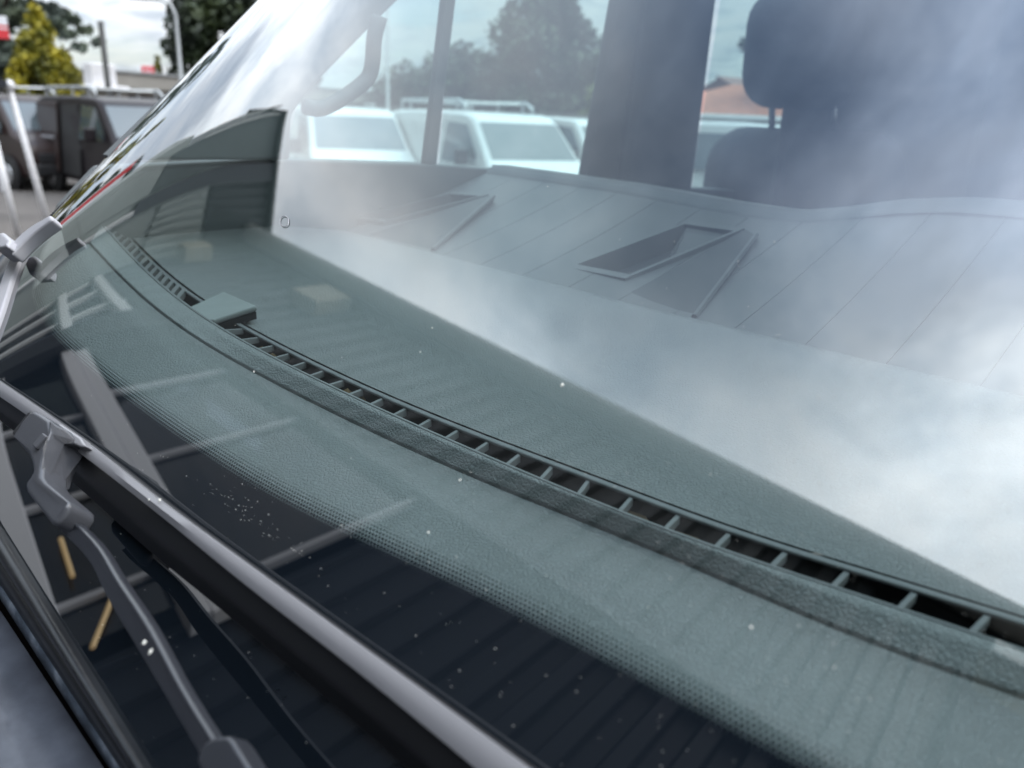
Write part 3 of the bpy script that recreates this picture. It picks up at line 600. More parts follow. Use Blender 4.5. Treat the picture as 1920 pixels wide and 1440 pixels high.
# ================================================================== the building the bonnet faces (seen in the reflection)
BR = -math.atan(0.041)
bld = empty('workshop_building', 'dark corrugated workshop with grey window frames, reflected in the windscreen', 'building', (0, 1.90, DZ), BR)
EV = 5.66; XE = 6.5; GZ = -DZ
MB().box((-6, 0.12, GZ), (2.36, 0.4, EV - 0.05)).build('wall', MT['clad'], bld)
MB().box((2.36, 0.12, 4.02), (XE, 0.4, EV - 0.05)).build('wall', MT['clad'], bld)
MB().box((2.36, 0.12, GZ), (XE, 0.4, 2.0)).build('wall', MT['clad'], bld)
def ribs(x0, x1, z0, z1, y, m, par, pitch=0.2, depth=0.035, name='cladding_sheet'):
    pr = []; x = x0
    while x < x1 - 1e-6:
        for dx, d in ((0, 0), (0.36, 0), (0.46, 1), (0.84, 1), (0.94, 0)):
            if x + dx * pitch <= x1: pr.append((x + dx * pitch, y - d * depth))
        x += pitch
    pr.append((x1, y)); return MB().loft([[(a, b, z0) for a, b in pr], [(a, b, z1) for a, b in pr]]).build(name, m, par)
for x0 in np.arange(-6, 2.3, 1.0): ribs(x0, min(x0 + 1.0, 2.36), GZ, 3.93, 0.10, MT['clad'], bld)
for x0 in np.arange(-6, XE - 0.1, 1.0): ribs(x0, min(x0 + 1.0, XE), 4.06, EV - 0.1, 0.06, MT['clad2'], bld, depth=0.045)
MB().box((-6, -0.02, 3.94), (XE, 0.10, 4.05)).build('flashing', MT['clad2'], bld, bevel=0.01)
MB().loft([[(x, -0.14 + 0.10 * math.cos(q), EV + 0.02 + 0.10 * math.sin(q)) for x in (-6, XE)] for q in np.linspace(math.pi, 2 * math.pi, 9)]).build('gutter', MT['gutter'], bld, smooth=True)
MB().box((-6, -0.05, EV - 0.10), (XE, 0.12, EV + 0.06)).build('fascia', MT['pier'], bld)
MB().loft([[(-6, -0.1, EV + 0.07), (XE, -0.1, EV + 0.07)], [(-6, 6, EV + 0.9), (XE, 6, EV + 0.9)], [(-6, 12, EV), (XE, 12, EV)]]).build('roof', MT['clad'], bld)
MB().box((2.36, 0.6, 1.9), (XE, 2.2, 4.1)).build('room', MT['room'], bld)
sl_ = 0.245                                                     # the two frame rails climb towards the far end
def rail(z_at3, w, y0, y1, nm, xa=2.40, xb=4.95):
    f = lambda x: z_at3 + sl_ * (x - 3.0)
    MB().prism([(xa, y0, f(xa)), (xb, y0, f(xb)), (xb, y0, f(xb) + w), (xa, y0, f(xa) + w)], (0, y1 - y0, 0)).build(nm, MT['frame'], bld, bevel=0.008)
rail(2.685, 0.09, -0.02, 0.08, 'window_rail', 2.25); rail(2.785, 0.09, 0.0, 0.08, 'window_rail', 2.25)
rail(2.15, 0.11, -0.02, 0.08, 'window_rail', 2.25)
up = lambda x: 2.735 + sl_ * (x - 3.0); dwn = lambda x: 2.24 + sl_ * (x - 3.0)
for x in (2.40, 3.44, 4.20): MB().box((x, 0.02, up(x) + 0.1), (x + 0.032, 0.07, 3.96)).build('mullion', MT['mullion'], bld, bevel=0.006)
for x in (2.62, 3.30, 4.0): MB().box((x, 0.02, dwn(x)), (x + 0.032, 0.07, up(x) + 0.02)).build('mullion', MT['mullion'], bld, bevel=0.006)
MB().box((4.80, -0.10, GZ), (5.10, 0.13, 4.0)).build('pier', MT['pier'], bld, bevel=0.01)
for a, b in ((2.46, 3.44), (3.50, 4.20), (4.26, 4.80)): MB().prism([(a, 0.05, up(a) + 0.14), (b, 0.05, up(b) + 0.14), (b, 0.05, 3.94), (a, 0.05, 3.94)], (0, 0.006, 0)).build('pane', MT['pane'], bld)
for a, b in ((2.42, 2.62), (2.675, 3.30), (3.355, 4.0), (4.055, 4.8)): MB().prism([(a, 0.05, dwn(a)), (b, 0.05, dwn(b)), (b, 0.05, up(b)), (a, 0.05, up(a))], (0, 0.006, 0)).build('pane', MT['pane'], bld)
# blinds behind the panes, and one painted reflection
MB().box((4.06, 0.10, 2.5), (4.62, 0.12, 3.15)).build('blind', MT['blind'], bld)
MB().box((3.38, 0.10, 2.35), (3.98, 0.12, 2.93)).build('blind', MT['blindmid'], bld)
MB().prism([(3.52, 0.10, 3.0), (4.18, 0.10, 3.15), (4.18, 0.10, 3.75), (3.9, 0.10, 3.62), (3.8, 0.10, 3.36), (3.55, 0.10, 3.3)], (0, 0.01, 0)).build('blind', MT['blind'], bld)  # ragged pale sheet, stands in for a cloud mirrored in the pane
MB().box((4.28, 0.10, 3.2), (4.78, 0.12, 3.95)).build('blind', MT['blindmid'], bld)
# the bright end bay with two white rails
for za, zb in ((3.24, 3.50), (3.74, 3.92)):
    MB().prism([(5.10, -0.03, za), (6.46, -0.03, zb), (6.46, -0.03, zb + 0.10), (5.10, -0.03, za + 0.10)], (0, 0.1, 0)).build('window_rail', MT['framew'], bld, bevel=0.01)
for x in (5.10, 5.52, 5.98, 6.40): MB().box((x, -0.0, 2.3), (x + 0.045, 0.07, 3.98)).build('mullion', MT['framew'], bld, bevel=0.006)
for a in (5.16, 5.57, 6.03): MB().box((a, 0.05, 2.3), (a + 0.36, 0.056, 3.95)).build('pane', MT['pane'], bld)
for a, z0, z1 in ((5.16, 3.3, 3.95), (5.57, 2.9, 3.95), (6.03, 3.5, 3.95)): MB().box((a, 0.09, z0), (a + 0.36, 0.10, z1)).build('blind', MT['framew'], bld)
for a, b in (((3.03, 0.02, 2.37), (2.77, 0.02, 2.30)), ((2.64, 0.02, 2.42), (2.36, 0.02, 2.18))):
    t_ = tag(MB().tube([a, b], 0.010, 8).build('tube_lamp', MT['tube']), '', 'lamp', 'warm tubes lit at the workshop window'); t_.location = (0, 1.90, DZ); t_.rotation_euler = (0, 0, BR)
    t_['label'] = 'short amber lamp tube lit at workshop window, the upper one beside the wiper clip' if a[0] > 2.8 else 'longer amber lamp tube lit at workshop window, the lower one beside the wiper arm'
bx = tag(MB().box((4.78, -0.12, 5.12), (5.12, 0.02, 5.52)).build('alarm_box', MT['box'], bevel=0.02), 'faded beige alarm box mounted high on dark corrugated wall', 'alarm box'); bx.location = (0, 1.90, DZ); bx.rotation_euler = (0, 0, BR)
bx2 = tag(MB().box((6.20, -0.14, 4.82), (6.36, 0.02, 5.10)).build('alarm_box', MT['box'], bevel=0.02), 'small narrow beige box in the corner where dark wall meets side block', 'alarm box'); bx2.location = (0, 1.90, DZ); bx2.rotation_euler = (0, 0, BR)
fl = empty('flood_light', 'outdoor flood light on olive board above dark wall panel', 'flood light', (0, 1.90, DZ), BR)
MB().box((-1.1, -0.03, 5.02), (-0.28, 0.02, 5.34)).build('back_board', mat('olive_board', (0.14, 0.13, 0.09), 0.7), fl)
MB().box((-0.50, -0.16, 5.22), (-0.30, -0.035, 5.36)).build('lamp_head', MT['gutter'], fl, bevel=0.01)
MB().box((-1.15, -0.05, 4.2), (-0.24, 0.02, 4.98)).build('shutter_box', MT['clad'], fl)
# the block that comes forward at the far end
wing = empty('side_block', 'dark teal side block with corrugated strip and ladder, reflected at the far end', 'building', (0, 1.90, DZ), BR)
WX = XE; YF = -1.31; WT = 5.85
MB().box((WX, YF, GZ), (WX + 0.8, 0.5, WT)).build('wall', MT['cladlight'], wing)
MB().box((WX - 0.03, YF - 0.02, 4.2), (WX + 0.7, -0.87, WT + 0.02)).build('wall_panel', MT['cladmid'], wing, bevel=0.01)
MB().box((WX - 0.03, YF - 0.02, GZ), (WX + 0.7, -0.87, 4.19)).build('wall_panel', MT['cladlight'], wing, bevel=0.01)
MB().box((WX - 0.02, YF - 0.16, GZ), (WX + 0.7, YF - 0.021, 4.45)).build('lower_wing', MT['cladlight'], wing, bevel=0.01)
MB().box((WX - 0.10, -0.75, GZ), (WX - 0.02, -0.67, 4.05)).build('downpipe', MT['framew'], wing, bevel=0.02)
MB().box((WX - 0.06, -0.84, 4.05), (WX, -0.66, WT)).build('corner_strip', MT['blindmid'], wing, bevel=0.01)
def ribs_y(y0, y1, z0, z1, m, nm):
    pr = []; y = y0
    while y < y1 - 1e-6:
        for dy, d in ((0, 0), (0.40, 0), (0.5, 1), (0.84, 1), (0.94, 0)):
            if y + dy * 0.10 <= y1: pr.append((WX - 0.004 - d * 0.03, y + dy * 0.10))
        y += 0.10
    return MB().loft([[(a, b, z0) for a, b in pr], [(a, b, z1) for a, b in pr]]).build(nm, m, wing)
ribs_y(-0.64, 0.05, 5.16, WT, MT['clad2'], 'cladding_sheet'); ribs_y(-0.64, 0.05, 4.5, 5.12, MT['cladlight'], 'cladding_sheet')
MB().box((WX - 0.08, YF - 0.05, WT), (WX + 0.85, 0.5, WT + 0.03)).build('roof_edge', MT['cladmid'], wing)
for y in (YF - 0.10, YF - 0.02): MB().tube([(WX - 0.05, y, 4.7), (WX - 0.05, y, 5.8)], 0.011, 6).build('ladder_rail', MT['gutter'], wing)
for z in np.linspace(4.8, 5.7, 5): MB().tube([(WX - 0.05, YF - 0.10, z), (WX - 0.05, YF - 0.02, z)], 0.008, 6).build('ladder_rung', MT['gutter'], wing)

# ================================================================== parked vans
PROF = [(-2.42, 0.42), (-2.45, 1.0), (-2.40, 1.55), (-2.28, 1.92), (-1.9, 1.97), (0.0, 1.98), (0.85, 1.95), (1.08, 1.88), (1.78, 1.20), (2.26, 1.02), (2.42, 0.86), (2.46, 0.55), (2.40, 0.30), (1.9, 0.28), (-2.2, 0.30)]
def halfw(z): return float(np.interp(z, [0.25, 0.45, 0.9, 1.1, 1.95, 2.0], [0.88, 0.945, 0.955, 0.945, 0.80, 0.76]))
def side_pt(x, z, s, off=0.006): return (x, s * (halfw(z) + off), z)
def make_van(name, label, loc, heading, paint, group='vans parked in the yard', rack=False, windows=False, sliding=False, grey_pillar=None):
    """front towards +x; heading = direction the front points"""
    root = empty(name, label, 'van', loc, heading, group)
    prof = resample(PROF + [PROF[0]], 64, smooth=False)[:-1]
    n = len(prof); V = [(x, halfw(z) - (0.12 * max(0, x - 1.9) ** 1.2), z) for x, z in prof] + [(x, -(halfw(z) - 0.12 * max(0, x - 1.9) ** 1.2), z) for x, z in prof]
    Fc = [(i, (i + 1) % n, n + (i + 1) % n, n + i) for i in range(n)] + [tuple(range(n)), tuple(range(2 * n - 1, n - 1, -1))]
    body = mesh('body', V, Fc, paint, root, bevel=0.085, seg=4)
    def wsx(z): return 1.08 + (1.88 - z) * (0.70 / 0.68)
    P = [(wsx(1.24) + 0.0, -halfw(1.24) + 0.10, 1.245), (wsx(1.24) + 0.0, halfw(1.24) - 0.10, 1.245), (wsx(1.80), halfw(1.80) - 0.08, 1.80), (wsx(1.80), -halfw(1.80) + 0.08, 1.80)]
    nw = np.array([0.70, 0, 0.71]); MB().prism([np.array(p) + nw * 0.008 for p in P], -nw * 0.004).build('windscreen', MT['vanglass'], root)
    for s in (1, -1):
        quad = [(0.20, 1.16), (1.42, 1.16), (1.38, 1.30), (0.92, 1.76), (0.24, 1.80)]
        MB().prism([side_pt(x, z, s) for x, z in quad], (0, -s * 0.004, 0)).build('side_window', MT['vanglass'], root)
        if windows:
            for a, b in ((-1.0, 0.05), (-2.2, -1.15)): MB().prism([side_pt(a, 1.16, s), side_pt(b, 1.16, s), side_pt(b, 1.78, s), side_pt(a, 1.78, s)], (0, -s * 0.004, 0)).build('side_window', MT['vanglass'], root)
        MB().prism([side_pt(0.10, 0.45, s, 0.003), side_pt(0.115, 0.45, s, 0.003), side_pt(0.115, 1.85, s, 0.003), side_pt(0.10, 1.85, s, 0.003)], (0, -s * 0.004, 0)).build('door_gap', MT['plastic'], root)
        rounded_box('mirror', (0.12, 0.22, 0.26), MT['plastic'] if paint is MT['white'] else paint, root, loc=(1.22, s * 1.10, 1.27), r=0.04)
        MB().box((0.25, s * 0.955, 0.98), (0.42, s * 0.985, 1.03)).build('door_handle', MT['plastic'], root)
        MB().prism([(2.20, s * 0.55, 0.98), (2.13, s * 0.86, 0.99), (2.24, s * 0.86, 0.76), (2.40, s * 0.55, 0.74)], (0.06, s * 0.02, 0.02)).build('headlight', MT['lampglass'], root, bevel=0.02)
        MB().box((2.10, s * 0.87, 0.78), (2.24, s * 0.90, 0.94)).build('indicator', MT['amber'], root)
        for x in (1.52, -1.50):
            ar = MB().lathe([(0.0, 0.02), (0.39, 0.02), (0.39, -0.02), (0.0, -0.02)], k=24, axis='y').build('wheel_arch', MT['plastic'], root); ar.location = (x, s * 0.945, 0.35)
            w = MB().lathe([(0.0, 0.10), (0.30, 0.10), (0.33, 0.06), (0.33, -0.10), (0.0, -0.10)], k=24, axis='y').build('wheel', MT['tyre'], root, smooth=False); w.location = (x, s * 0.90, 0.33)
            w.scale = (1, s, 1)
            rm = MB().lathe([(0.0, 0.135), (0.06, 0.13), (0.16, 0.11), (0.21, 0.125), (0.21, 0.09)], k=20, axis='y').build('rim', MT['rim'], w, smooth=True)
    MB().box((2.40, -0.75, 0.60), (2.475, 0.75, 0.80)).build('grille', MT['plastic'], root, bevel=0.02)
    MB().box((2.36, -0.82, 0.34), (2.50, 0.82, 0.58)).build('bumper', MT['plastic'] if paint is not MT['white'] else paint, root, bevel=0.04)
    MB().box((2.49, -0.26, 0.44), (2.515, 0.26, 0.55)).build('number_plate', MT['plate'], root)
    if rack:
        for s in (1, -1):
            MB().tube([(-2.0, s * 0.66, 1.98), (-1.95, s * 0.66, 2.14), (0.35, s * 0.66, 2.14), (0.55, s * 0.66, 2.06), (0.58, s * 0.66, 1.96)], 0.028, 8).build('rack_rail', MT['galv'], root, smooth=True)
        for x in np.linspace(-1.8, 0.2, 6): MB().tube([(x, -0.66, 2.12), (x, 0.66, 2.12)], 0.018, 6).build('rack_bar', MT['galv'], root)
        for x in (-1.6, -0.6, 0.25):
            for s in (1, -1): MB().tube([(x, s * 0.66, 1.95), (x, s * 0.66, 2.13)], 0.02, 6).build('rack_foot', MT['galv'], root)
    if sliding:
        s = sliding
        MB().prism([side_pt(-0.95, 0.42, s, 0.004), side_pt(0.04, 0.42, s, 0.004), side_pt(0.04, 1.80, s, 0.004), side_pt(-0.95, 1.80, s, 0.004)], (0, -s * 0.003, 0)).build('door_opening', MT['vent'], root)  # black sheet over the closed body side, stands in for the unlit inside
        MB().prism([side_pt(-2.2, 0.44, s, 0.06), side_pt(-0.98, 0.44, s, 0.06), side_pt(-0.98, 1.84, s, 0.06), side_pt(-2.2, 1.84, s, 0.06)], (0, -s * 0.04, 0)).build('sliding_door', MT['brown'], root, bevel=0.02)
        MB().prism([side_pt(-2.3, 1.12, s, 0.08), side_pt(-0.98, 1.12, s, 0.08), side_pt(-0.98, 1.17, s, 0.08), side_pt(-2.3, 1.17, s, 0.08)], (0, -s * 0.02, 0)).build('door_track', MT['silver'], root)
        rounded_box('seat', (0.5, 0.5, 0.9), MT['seat'], root, loc=(0.3, 0, 1.0), r=0.08)
    return root
def face(px, dist, turn):                                        # heading that points at the camera, then turned (deg, + = towards picture right)
    p = az(px, dist); return math.atan2(-p[1], -p[0]) + R(turn)
def place(px, dist): p = az(px, dist); return (p[0], p[1], 0)
W_ = MT['white']
make_van('parked_van', 'white van seen behind window divider whose windscreen is farthest left, dark mirror', place(640, 16.4), face(640, 16.4, 12), W_)
make_van('parked_van', 'white panel van with long roof rack, seen through the cab side window', place(905, 14.4), face(905, 14.4, 30), W_, rack=True)
make_van('parked_van', 'white windowed van half hidden behind the centre pillar', place(1085, 19.5), face(1085, 19.5, 34), W_, windows=True)
make_van('parked_van', 'white windowed van seen low beyond the headrest, under terracotta roof', place(1400, 15.5), face(1400, 15.5, 70), W_, windows=True)
make_van('parked_van', 'black brown van with its side door slid open and pale roof rack', place(228, 18.8), face(228, 18.8, 22), MT['black'], rack=True, sliding=-1)
make_van('parked_van', 'dark van with silver pillars standing left of the open black van', place(28, 22.0), face(28, 22.0, 24), MT['brown'], windows=True, rack=True)
make_van('parked_van', 'dark van at picture edge, behind the leaning white pole', place(-60, 23.5), face(-60, 23.5, 24), MT['black'], windows=True)

# ================================================================== trees
def foliage(name, centers, radii, n, leaf, m, parent, flat=(1, 1, 1), droop=0.0):
    c = np.array(centers, float); r = np.array(radii, float); pr = r ** 2; pr /= pr.sum()
    k = rng.choice(len(c), n, p=pr); d = rng.normal(size=(n, 3)); d /= np.linalg.norm(d, axis=1)[:, None]
    p = c[k] + d * (r[k] * rng.uniform(0.35, 1.08, n) ** 0.6)[:, None] * np.array(flat)
    a = rng.normal(size=(n, 3)); a /= np.linalg.norm(a, axis=1)[:, None]; a[:, 2] -= droop; b = np.cross(a, rng.normal(size=(n, 3))); b /= np.linalg.norm(b, axis=1)[:, None]
    s = leaf * rng.uniform(0.6, 1.4, n)[:, None]; a *= s; b *= s * 0.6
    V = np.stack([p - a, p + b, p + a, p - b], 1).reshape(-1, 3)
    me = bpy.data.meshes.new(name); me.vertices.add(4 * n); me.vertices.foreach_set('co', V.ravel())
    me.loops.add(4 * n); me.loops.foreach_set('vertex_index', np.arange(4 * n, dtype=np.int32)); me.polygons.add(n)
    me.polygons.foreach_set('loop_start', np.arange(0, 4 * n, 4, dtype=np.int32)); me.polygons.foreach_set('loop_total', np.full(n, 4, dtype=np.int32)); me.update(); me.validate()
    me.materials.append(m); o = bpy.data.objects.new(name, me); link(o, parent); return o
def trunk(parent, h, r, limbs):
    b = MB().tube([(0, 0, -0.1), (0.05, 0, h * 0.4), (0, 0.05, h * 0.75), (0, 0, h)], [r, r * 0.8, r * 0.55, r * 0.15], 8)
    for q in limbs:
        q = np.array(q, float); b.tube([(0, 0, min(h * 0.6, q[2] * 0.6)), q * np.array([0.5, 0.5, 0.85]), q], [r * 0.4, r * 0.25, r * 0.08], 6)
    return b.build('trunk', MT['bark'], parent, smooth=True)
def broadleaf(name, label, px, dist, top, bot, wid, m, n=9000, clumps=34, leaf=0.16):
    p = az(px, dist); t = empty(name, label, 'tree', (p[0], p[1], 0), 0, 'trees beyond the yard')
    cs = []
    for _ in range(clumps):
        z = rng.uniform(bot, top); f = (z - bot) / (top - bot); w = wid * (0.55 + 0.45 * math.sin(math.pi * min(1, f * 0.75 + 0.18))) * (1 - 0.45 * max(0, f - 0.6) / 0.4)
        q = rng.uniform(0, 2 * math.pi); rr = w * math.sqrt(rng.uniform(0, 1)); cs.append((rr * math.cos(q), rr * math.sin(q), z))
    rad = rng.uniform(0.13, 0.28, clumps) * wid + 0.3
    foliage('crown', cs, rad, n, leaf, m, t, (1, 1, 0.8)); trunk(t, top * 0.85, 0.05 * wid + 0.1, [c for c in cs[::4]])
    return t
def conifer(name, label, px, dist, top, wid, m, n=9000, leaf=0.14, steps=60):
    p = az(px, dist); t = empty(name, label, 'tree', (p[0], p[1], 0), 0, 'trees beyond the yard'); cs = []; rad = []
    for _ in range(steps):
        f = rng.uniform(0, 1) ** 1.25; z = 0.3 + f * (top - 0.5); w = wid * (1 - f) ** 0.9 + 0.04; q = rng.uniform(0, 6.283); cs.append((w * 0.72 * math.cos(q), w * 0.72 * math.sin(q), z)); rad.append(0.17 * wid * (1 - f) + 0.13)
    foliage('crown', cs, rad, n, leaf, m, t, (1, 1, 1.5), 0.0); trunk(t, top * 0.9, 0.12, [])
    return t
conifer('golden_conifer', 'golden yellow conifer with pointed top above the dark vans', 96, 30, az(96, 30, 6)[2], 2.0, MT['gold'], 26000, 0.075, 150)
conifer('small_conifer', 'tiny pointed conifer showing above the flat roof beside red sign', 307, 46, az(307, 46, 98)[2], 0.55, MT['gold'], 1500, 0.09, 24)
p = az(20, 42); ced = empty('cedar_tree', 'grey green cedar with drooping branches behind the golden conifer', 'tree', (p[0], p[1], 0), 0, 'trees beyond the yard')
cs = []; rad = []; lb = []
rgt = np.array([-p[1], p[0], 0]) / np.linalg.norm(p[:2]) * -1
for k in range(26):
    z = 2.5 + 12 * k / 26; q = rng.uniform(0, 6.283); ln = (5.4 - 0.28 * (z - 2.5)) * rng.uniform(0.75, 1.1)
    for t_ in np.linspace(0.15, 1, 8):
        cs.append((ln * t_ * math.cos(q), ln * t_ * math.sin(q), z + 0.9 * math.sin(t_ * 2.2) - 1.5 * t_ ** 2)); rad.append(0.75 - 0.45 * t_)
    lb.append(cs[-1])
foliage('crown', cs, rad, 22000, 0.2, MT['cedar'], ced, (1, 1, 0.38), 0.25); trunk(ced, 13.5, 0.35, lb[::2])
broadleaf('oak_tree', 'dark oak with sky gaps left of the pillar edge behind the street lamp', 475, 44, az(440, 44, -25)[2], az(440, 44, 150)[2], 3.5, MT['oak'], 13000, 46, 0.20)
broadleaf('broadleaf_tree', 'tall grey green tree filling the side window beside the pillar', 1015, 42, az(1015, 42, -70)[2], 1.0, 3.3, MT['lime'], 17000, 60, 0.18)
broadleaf('broadleaf_tree', 'low rounded dark tree behind the van with long roof rack', 850, 46, az(850, 46, 122)[2], 0.6, 4.2, MT['lime'], 9000, 34, 0.18)
broadleaf('broadleaf_tree', 'small bush tree sloping down right of the thin lamp post', 765, 47, az(765, 47, 150)[2], 0.5, 2.4, MT['lime'], 5000, 22, 0.16)
broadleaf('broadleaf_tree', 'slender tree whose twigs show left of the headrest', 1440, 36, az(1440, 36, 40)[2], az(1440, 36, 150)[2], 1.25, MT['lime'], 2500, 22, 0.14)
broadleaf('yellow_bush', 'yellow green bush at foot of tall tree beside pillar', 1118, 38, az(1118, 38, 165)[2], 0.4, 0.8, MT['yellowbush'], 1800, 14, 0.12)

# ================================================================== yard furniture and far buildings
p = az(211, 28); fp_ = tag(MB().tube([(0, 0, 0), (0, 0, az(189, 28, 42)[2]), (-0.0, 0, az(189, 28, 40)[2])], [0.10, 0.085, 0.12], 10).build('flag_pole', MT['galv'], smooth=True), 'plain grey pole with small cap left of the flat roof', 'pole'); fp_.location = (p[0], p[1], 0)
def lamp(label, px, dist, h, arm_px, gr='street lamps along the yard'):
    p = az(px, dist); t = empty('street_lamp', label, 'street lamp', (p[0], p[1], 0), 0, gr); d = (az(px + arm_px, dist) - p); d /= np.linalg.norm(d)
    MB().tube([(0, 0, 0), (0, 0, 1.0), (0, 0, 1.05), (0, 0, h - 0.4), tuple(d * 0.12 + np.array([0, 0, h - 0.12])), tuple(d * 0.4 + np.array([0, 0, h])), tuple(d * 0.8 + np.array([0, 0, h]))], [0.11, 0.11, 0.075, 0.06, 0.05, 0.05, 0.05], 8).build('post', MT['galv'], t, smooth=True)
    e = d * 1.05 + np.array([0, 0, h]); b = rounded_box('lamp_head', (0.6, 0.22, 0.12), MT['galv'], t, loc=tuple(e), rot=(0, 0, math.atan2(d[1], d[0])), r=0.04)
lamp('tall street lamp with head reaching left in front of dark oak', 348, 30, az(331, 30, 2)[2], -40)
lamp('street lamp post rising in the gap beside the grab handle', 728, 34, 9.5, 40)
# leaning white pole carrying the edge of a dark awning
p0, p1 = az(62, 13.5), az(27, 13.5, 168)
aw = empty('awning', 'dark canvas awning on a leaning white pole at the picture edge', 'awning', (p0[0], p0[1], 0))
MB().tube([(0, 0, 0), tuple(0.5 * (p1 - p0)), tuple(p1 - p0)], [0.05, 0.045, 0.035], 10).build('pole', MT['whitepole'], aw, smooth=True)
MB().lathe([(0.0, -0.08), (0.055, -0.06), (0.08, 0), (0.055, 0.06), (0, 0.08)], c=tuple(p1 - p0 + np.array([0, 0, 0.05])), k=12).build('pole_cap', MT['whitepole'], aw, smooth=True)
q0, q1, q2, q3 = az(24, 13.3, 150) - p0, az(-180, 13.3, 105) - p0, az(-180, 15.5, 118) - p0, az(20, 15.5, 154) - p0
MB().prism([q0, q1, q2, q3], (0, 0, -0.11)).build('canopy', MT['navy'], aw)
pb0 = az(10, 11.5); pp = tag(MB().tube([(0, 0, 0), (-0.05, 0.1, 1.3)], 0.04, 8).build('bollard_pole', MT['whitepole'], smooth=True), 'second thin white pole cut by the left picture edge', 'pole'); q_ = az(-2, 13); pp.location = (q_[0], q_[1], 0)
# banner
def flag(px, dist, y0, y1, y2, y3, label):
    a = az(px - 60, dist); c = az(px, dist); d = c - a; w = np.linalg.norm(d); d /= w; f = empty('banner', label, 'banner', (a[0], a[1], 0))
    z = [az(px, dist, y)[2] for y in (y0, y1, y2, y3)]
    MB().tube([(0, 0, 0), (0, 0, z[0] + 0.3)], 0.035, 8).build('pole', MT['whitepole'], f)
    nn = np.array([-d[1], d[0], 0]) * 0.02
    for nm, za, zb, m in (('white_panel', z[0], z[1], 'whitecloth'), ('red_stripe', z[1] - 0.001, z[1] - 0.05, 'red'), ('white_stripe', z[1] - 0.052, z[2], 'whitecloth'), ('red_panel', z[2] - 0.001, z[3], 'red')):
        MB().prism([d * 0.04 + [0, 0, za], d * w + [0, 0, za], d * w + [0, 0, zb], d * 0.04 + [0, 0, zb]], nn).build(nm, MT[m], f)
flag(42, 20, 33, 50, 58, 75, 'red and white banner flag cut by the left picture edge')
# flat roofed building
def flat_building():
    a, b = az(213, 36), az(700, 47); d = b - a; ln = np.linalg.norm(d); rz = math.atan2(d[1], d[0]); zt, zb = az(213, 36, 134)[2], az(213, 36, 163)[2]
    t = empty('flat_roof_building', 'low flat roofed building with deep concrete fascia behind the black van', 'building', (a[0], a[1], 0), rz)
    s = 1 if (-math.sin(rz) * a[0] + math.cos(rz) * a[1]) > 0 else -1
    bx_ = lambda y0, y1: (min(s * y0, s * y1), max(s * y0, s * y1))
    y = bx_(0.6, 9); MB().box((0.5, y[0], 0), (ln, y[1], zb)).build('wall', MT['render_'], t)
    y = bx_(0, 9.5); MB().box((0, y[0], zb), (ln + 0.5, y[1], zt)).build('fascia', MT['fascia'], t); MB().box((-0.08, y[0] - 0.08, zt), (ln + 0.6, y[1] + 0.08, zt + 0.07)).build('roof_edge', MT['galv'], t)
    for k in range(5):
        y = bx_(0.55, 0.62); MB().box((1.2 + 2.6 * k, y[0], 0.9), (3.2 + 2.6 * k, y[1], zb - 0.25)).build('window', MT['vanglass'], t)
    return t
flat_building()
p = az(198, 33); ac = empty('rooftop_unit', 'pale boxy plant unit with round tray at left end of flat roof', 'plant unit', (p[0], p[1], 0))
z0 = az(190, 33, 162)[2]; MB().box((-0.5, -0.5, 0), (0.5, 0.5, z0 - 0.05)).build('plinth', MT['fascia'], ac); MB().box((-0.42, -0.42, z0), (0.42, 0.42, z0 + 0.75)).build('casing', MT['whitepole'], ac, bevel=0.05); MB().lathe([(0, 0), (0.9, 0), (0.95, 0.05), (0.9, 0.1), (0, 0.1)], c=(0, 0, z0 - 0.08), k=20).build('tray', MT['whitepole'], ac)
p = az(288, 40); rs = empty('red_sign', 'small red square sign with white bars standing on the flat roof', 'sign', (p[0], p[1], 0), math.atan2(-p[1], -p[0])); z0, z1 = az(277, 40, 139)[2], az(277, 40, 124)[2]
MB().tube([(0, 0, 0), (0, 0, z0)], 0.05, 8).build('post', MT['galv'], rs); MB().box((-0.04, -0.25, z0), (0.04, 0.25, z1)).build('board', MT['red'], rs, bevel=0.01)
for y in (-0.12, 0.06): MB().box((0.042, y, z0 + 0.05), (0.05, y + 0.05, z0 + 0.26)).build('white_bar', MT['whitecloth'], rs)
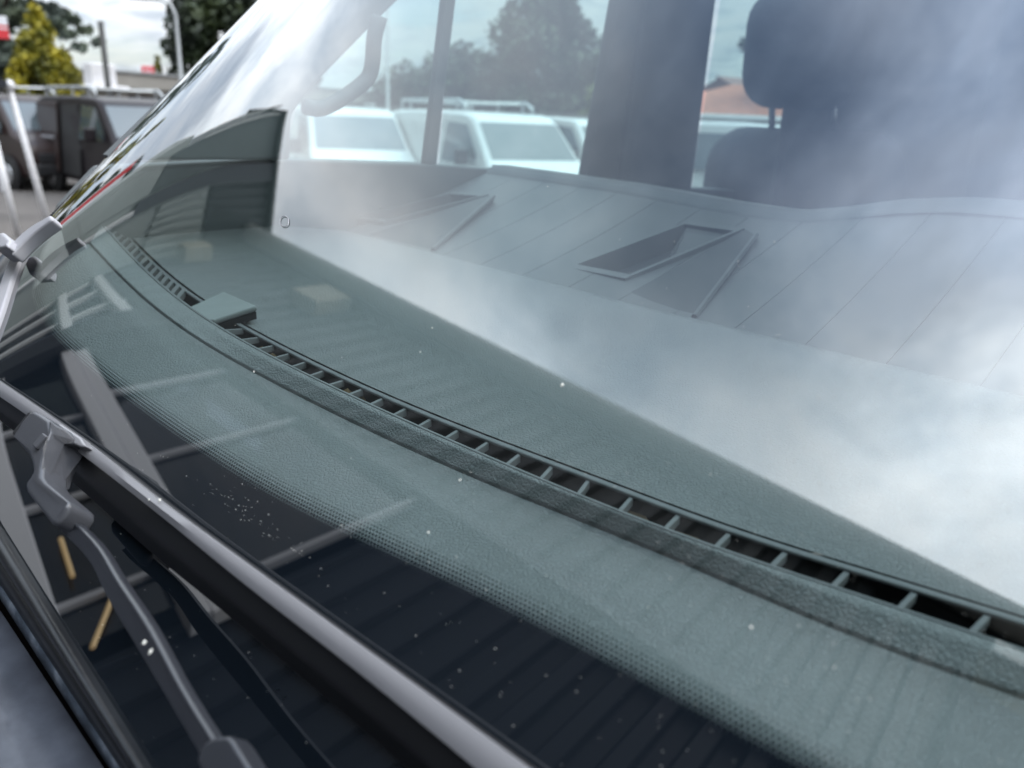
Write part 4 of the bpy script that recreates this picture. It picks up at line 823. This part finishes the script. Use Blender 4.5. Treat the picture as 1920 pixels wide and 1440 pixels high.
# houses
def house(label, px, dist, w, d, eave, ridge, m, hip, turn):
    p = az(px, dist); t = empty('house', label, 'house', (p[0], p[1], 0), math.atan2(-p[1], -p[0]) + R(turn), 'houses beyond the yard')
    MB().box((-d / 2, -w / 2, 0), (d / 2, w / 2, eave)).build('wall', MT['render_'] if hip else MT['brick'], t)
    o = 0.35; e = [(-d / 2 - o, -w / 2 - o, eave), (d / 2 + o, -w / 2 - o, eave), (d / 2 + o, w / 2 + o, eave), (-d / 2 - o, w / 2 + o, eave)]; h = w / 2 - (w * 0.28 if hip else -o)
    r = [(0, -h, ridge), (0, h, ridge)]
    MB().add(e + r, [(0, 4, 5, 3), (1, 2, 5, 4), (0, 1, 4), (2, 3, 5), (0, 3, 2, 1)]).build('roof', m, t)
    MB().box((d / 2 + 0.25, -w / 2 - o, eave - 0.16), (d / 2 + 0.36, w / 2 + o, eave - 0.003)).build('gutter', MT['framew'], t)
    for k in range(3): MB().box((d / 2 - 0.02, -w / 3 + k * w / 3 - 0.5, 0.9), (d / 2 + 0.03, -w / 3 + k * w / 3 + 0.5, eave - 0.6)).build('window', MT['vanglass'], t)
    if not hip:
        MB().add([(-d / 2 - o - 0.05, -h - 0.05, eave), (0, -h - 0.05, ridge + 0.05), (0, -h - 0.05, ridge - 0.22), (-d / 2 - o + 0.2, -h - 0.05, eave - 0.05)], [(0, 1, 2, 3)]).build('barge_board', MT['framew'], t)
        MB().box((-0.35, 0.1 * w, ridge - 0.8), (0.35, 0.1 * w + 0.6, ridge + 0.9)).build('chimney', MT['brick'], t)
    return t
house('bungalow with terracotta hipped roof beyond the headrest posts', 1480, 38, 13, 7, az(1400, 38, 219)[2], az(1400, 38, 178)[2] + 0.4, MT['tile'], True, 4)
house('brown roofed gabled house rising behind the terracotta bungalow', 1425, 56, 9, 8, az(1380, 56, 205)[2], az(1380, 56, 150)[2], MT['tilebrown'], False, 50)
# long board fence at the back of the yard
a, b = az(540, 36), az(1140, 34); d = b - a; ln = np.linalg.norm(d); fn = empty('board_fence', 'weathered close boarded fence running behind the white vans', 'fence', (a[0], a[1], 0), math.atan2(d[1], d[0]))
nb = int(ln / 0.18); me0 = None
for k in range(nb):
    if me0 is None: o0 = MB().box((0.0, -0.01, 0.05), (0.168, 0.01, 2.25)).build('board', MT['fence'], fn); me0 = o0.data; continue
    o = bpy.data.objects.new('board', me0); link(o, fn); o.location = (k * 0.18, 0.006 * (k % 2), rng.uniform(-0.015, 0.015))
MB().box((0, 0.02, 1.9), (ln, 0.07, 1.98)).build('rail', MT['fence'], fn); MB().box((0, 0.02, 0.5), (ln, 0.07, 0.58)).build('rail', MT['fence'], fn)

flag2 = (20.5, 0.2)
b2 = empty('banner', 'tall red and white feather banner mirrored at the curved end of the windscreen', 'banner', (flag2[0], flag2[1], 0), 0.0)
MB().tube([(0, 0, 0), (0, 0, 8.6)], 0.05, 8).build('pole', MT['whitepole'], b2)
MB().box((-0.02, 0.06, 3.6), (0.02, 0.42, 8.4)).build('red_panel', MT['red'], b2); MB().box((-0.02, 0.421, 3.6), (0.02, 0.75, 8.2)).build('white_panel', MT['whitecloth'], b2)
def tree_at(fn, x, y, *a): 
    t = fn(*a); t.location = (x, y, 0); return t
tree_at(conifer, 27, -2.2, 'golden_conifer', 'yellow olive conifer beyond the picture edge, mirrored as a streak on the pillar', 0, 30, 10.0, 2.4, MT['gold'], 6000, 0.16, 60)
tree_at(broadleaf, 30, 2.2, 'broadleaf_tree', 'dark green tree beyond the picture edge, mirrored beside the red banner', 0, 30, 13.0, 1.5, 2.6, MT['lime'], 6000, 34, 0.2)
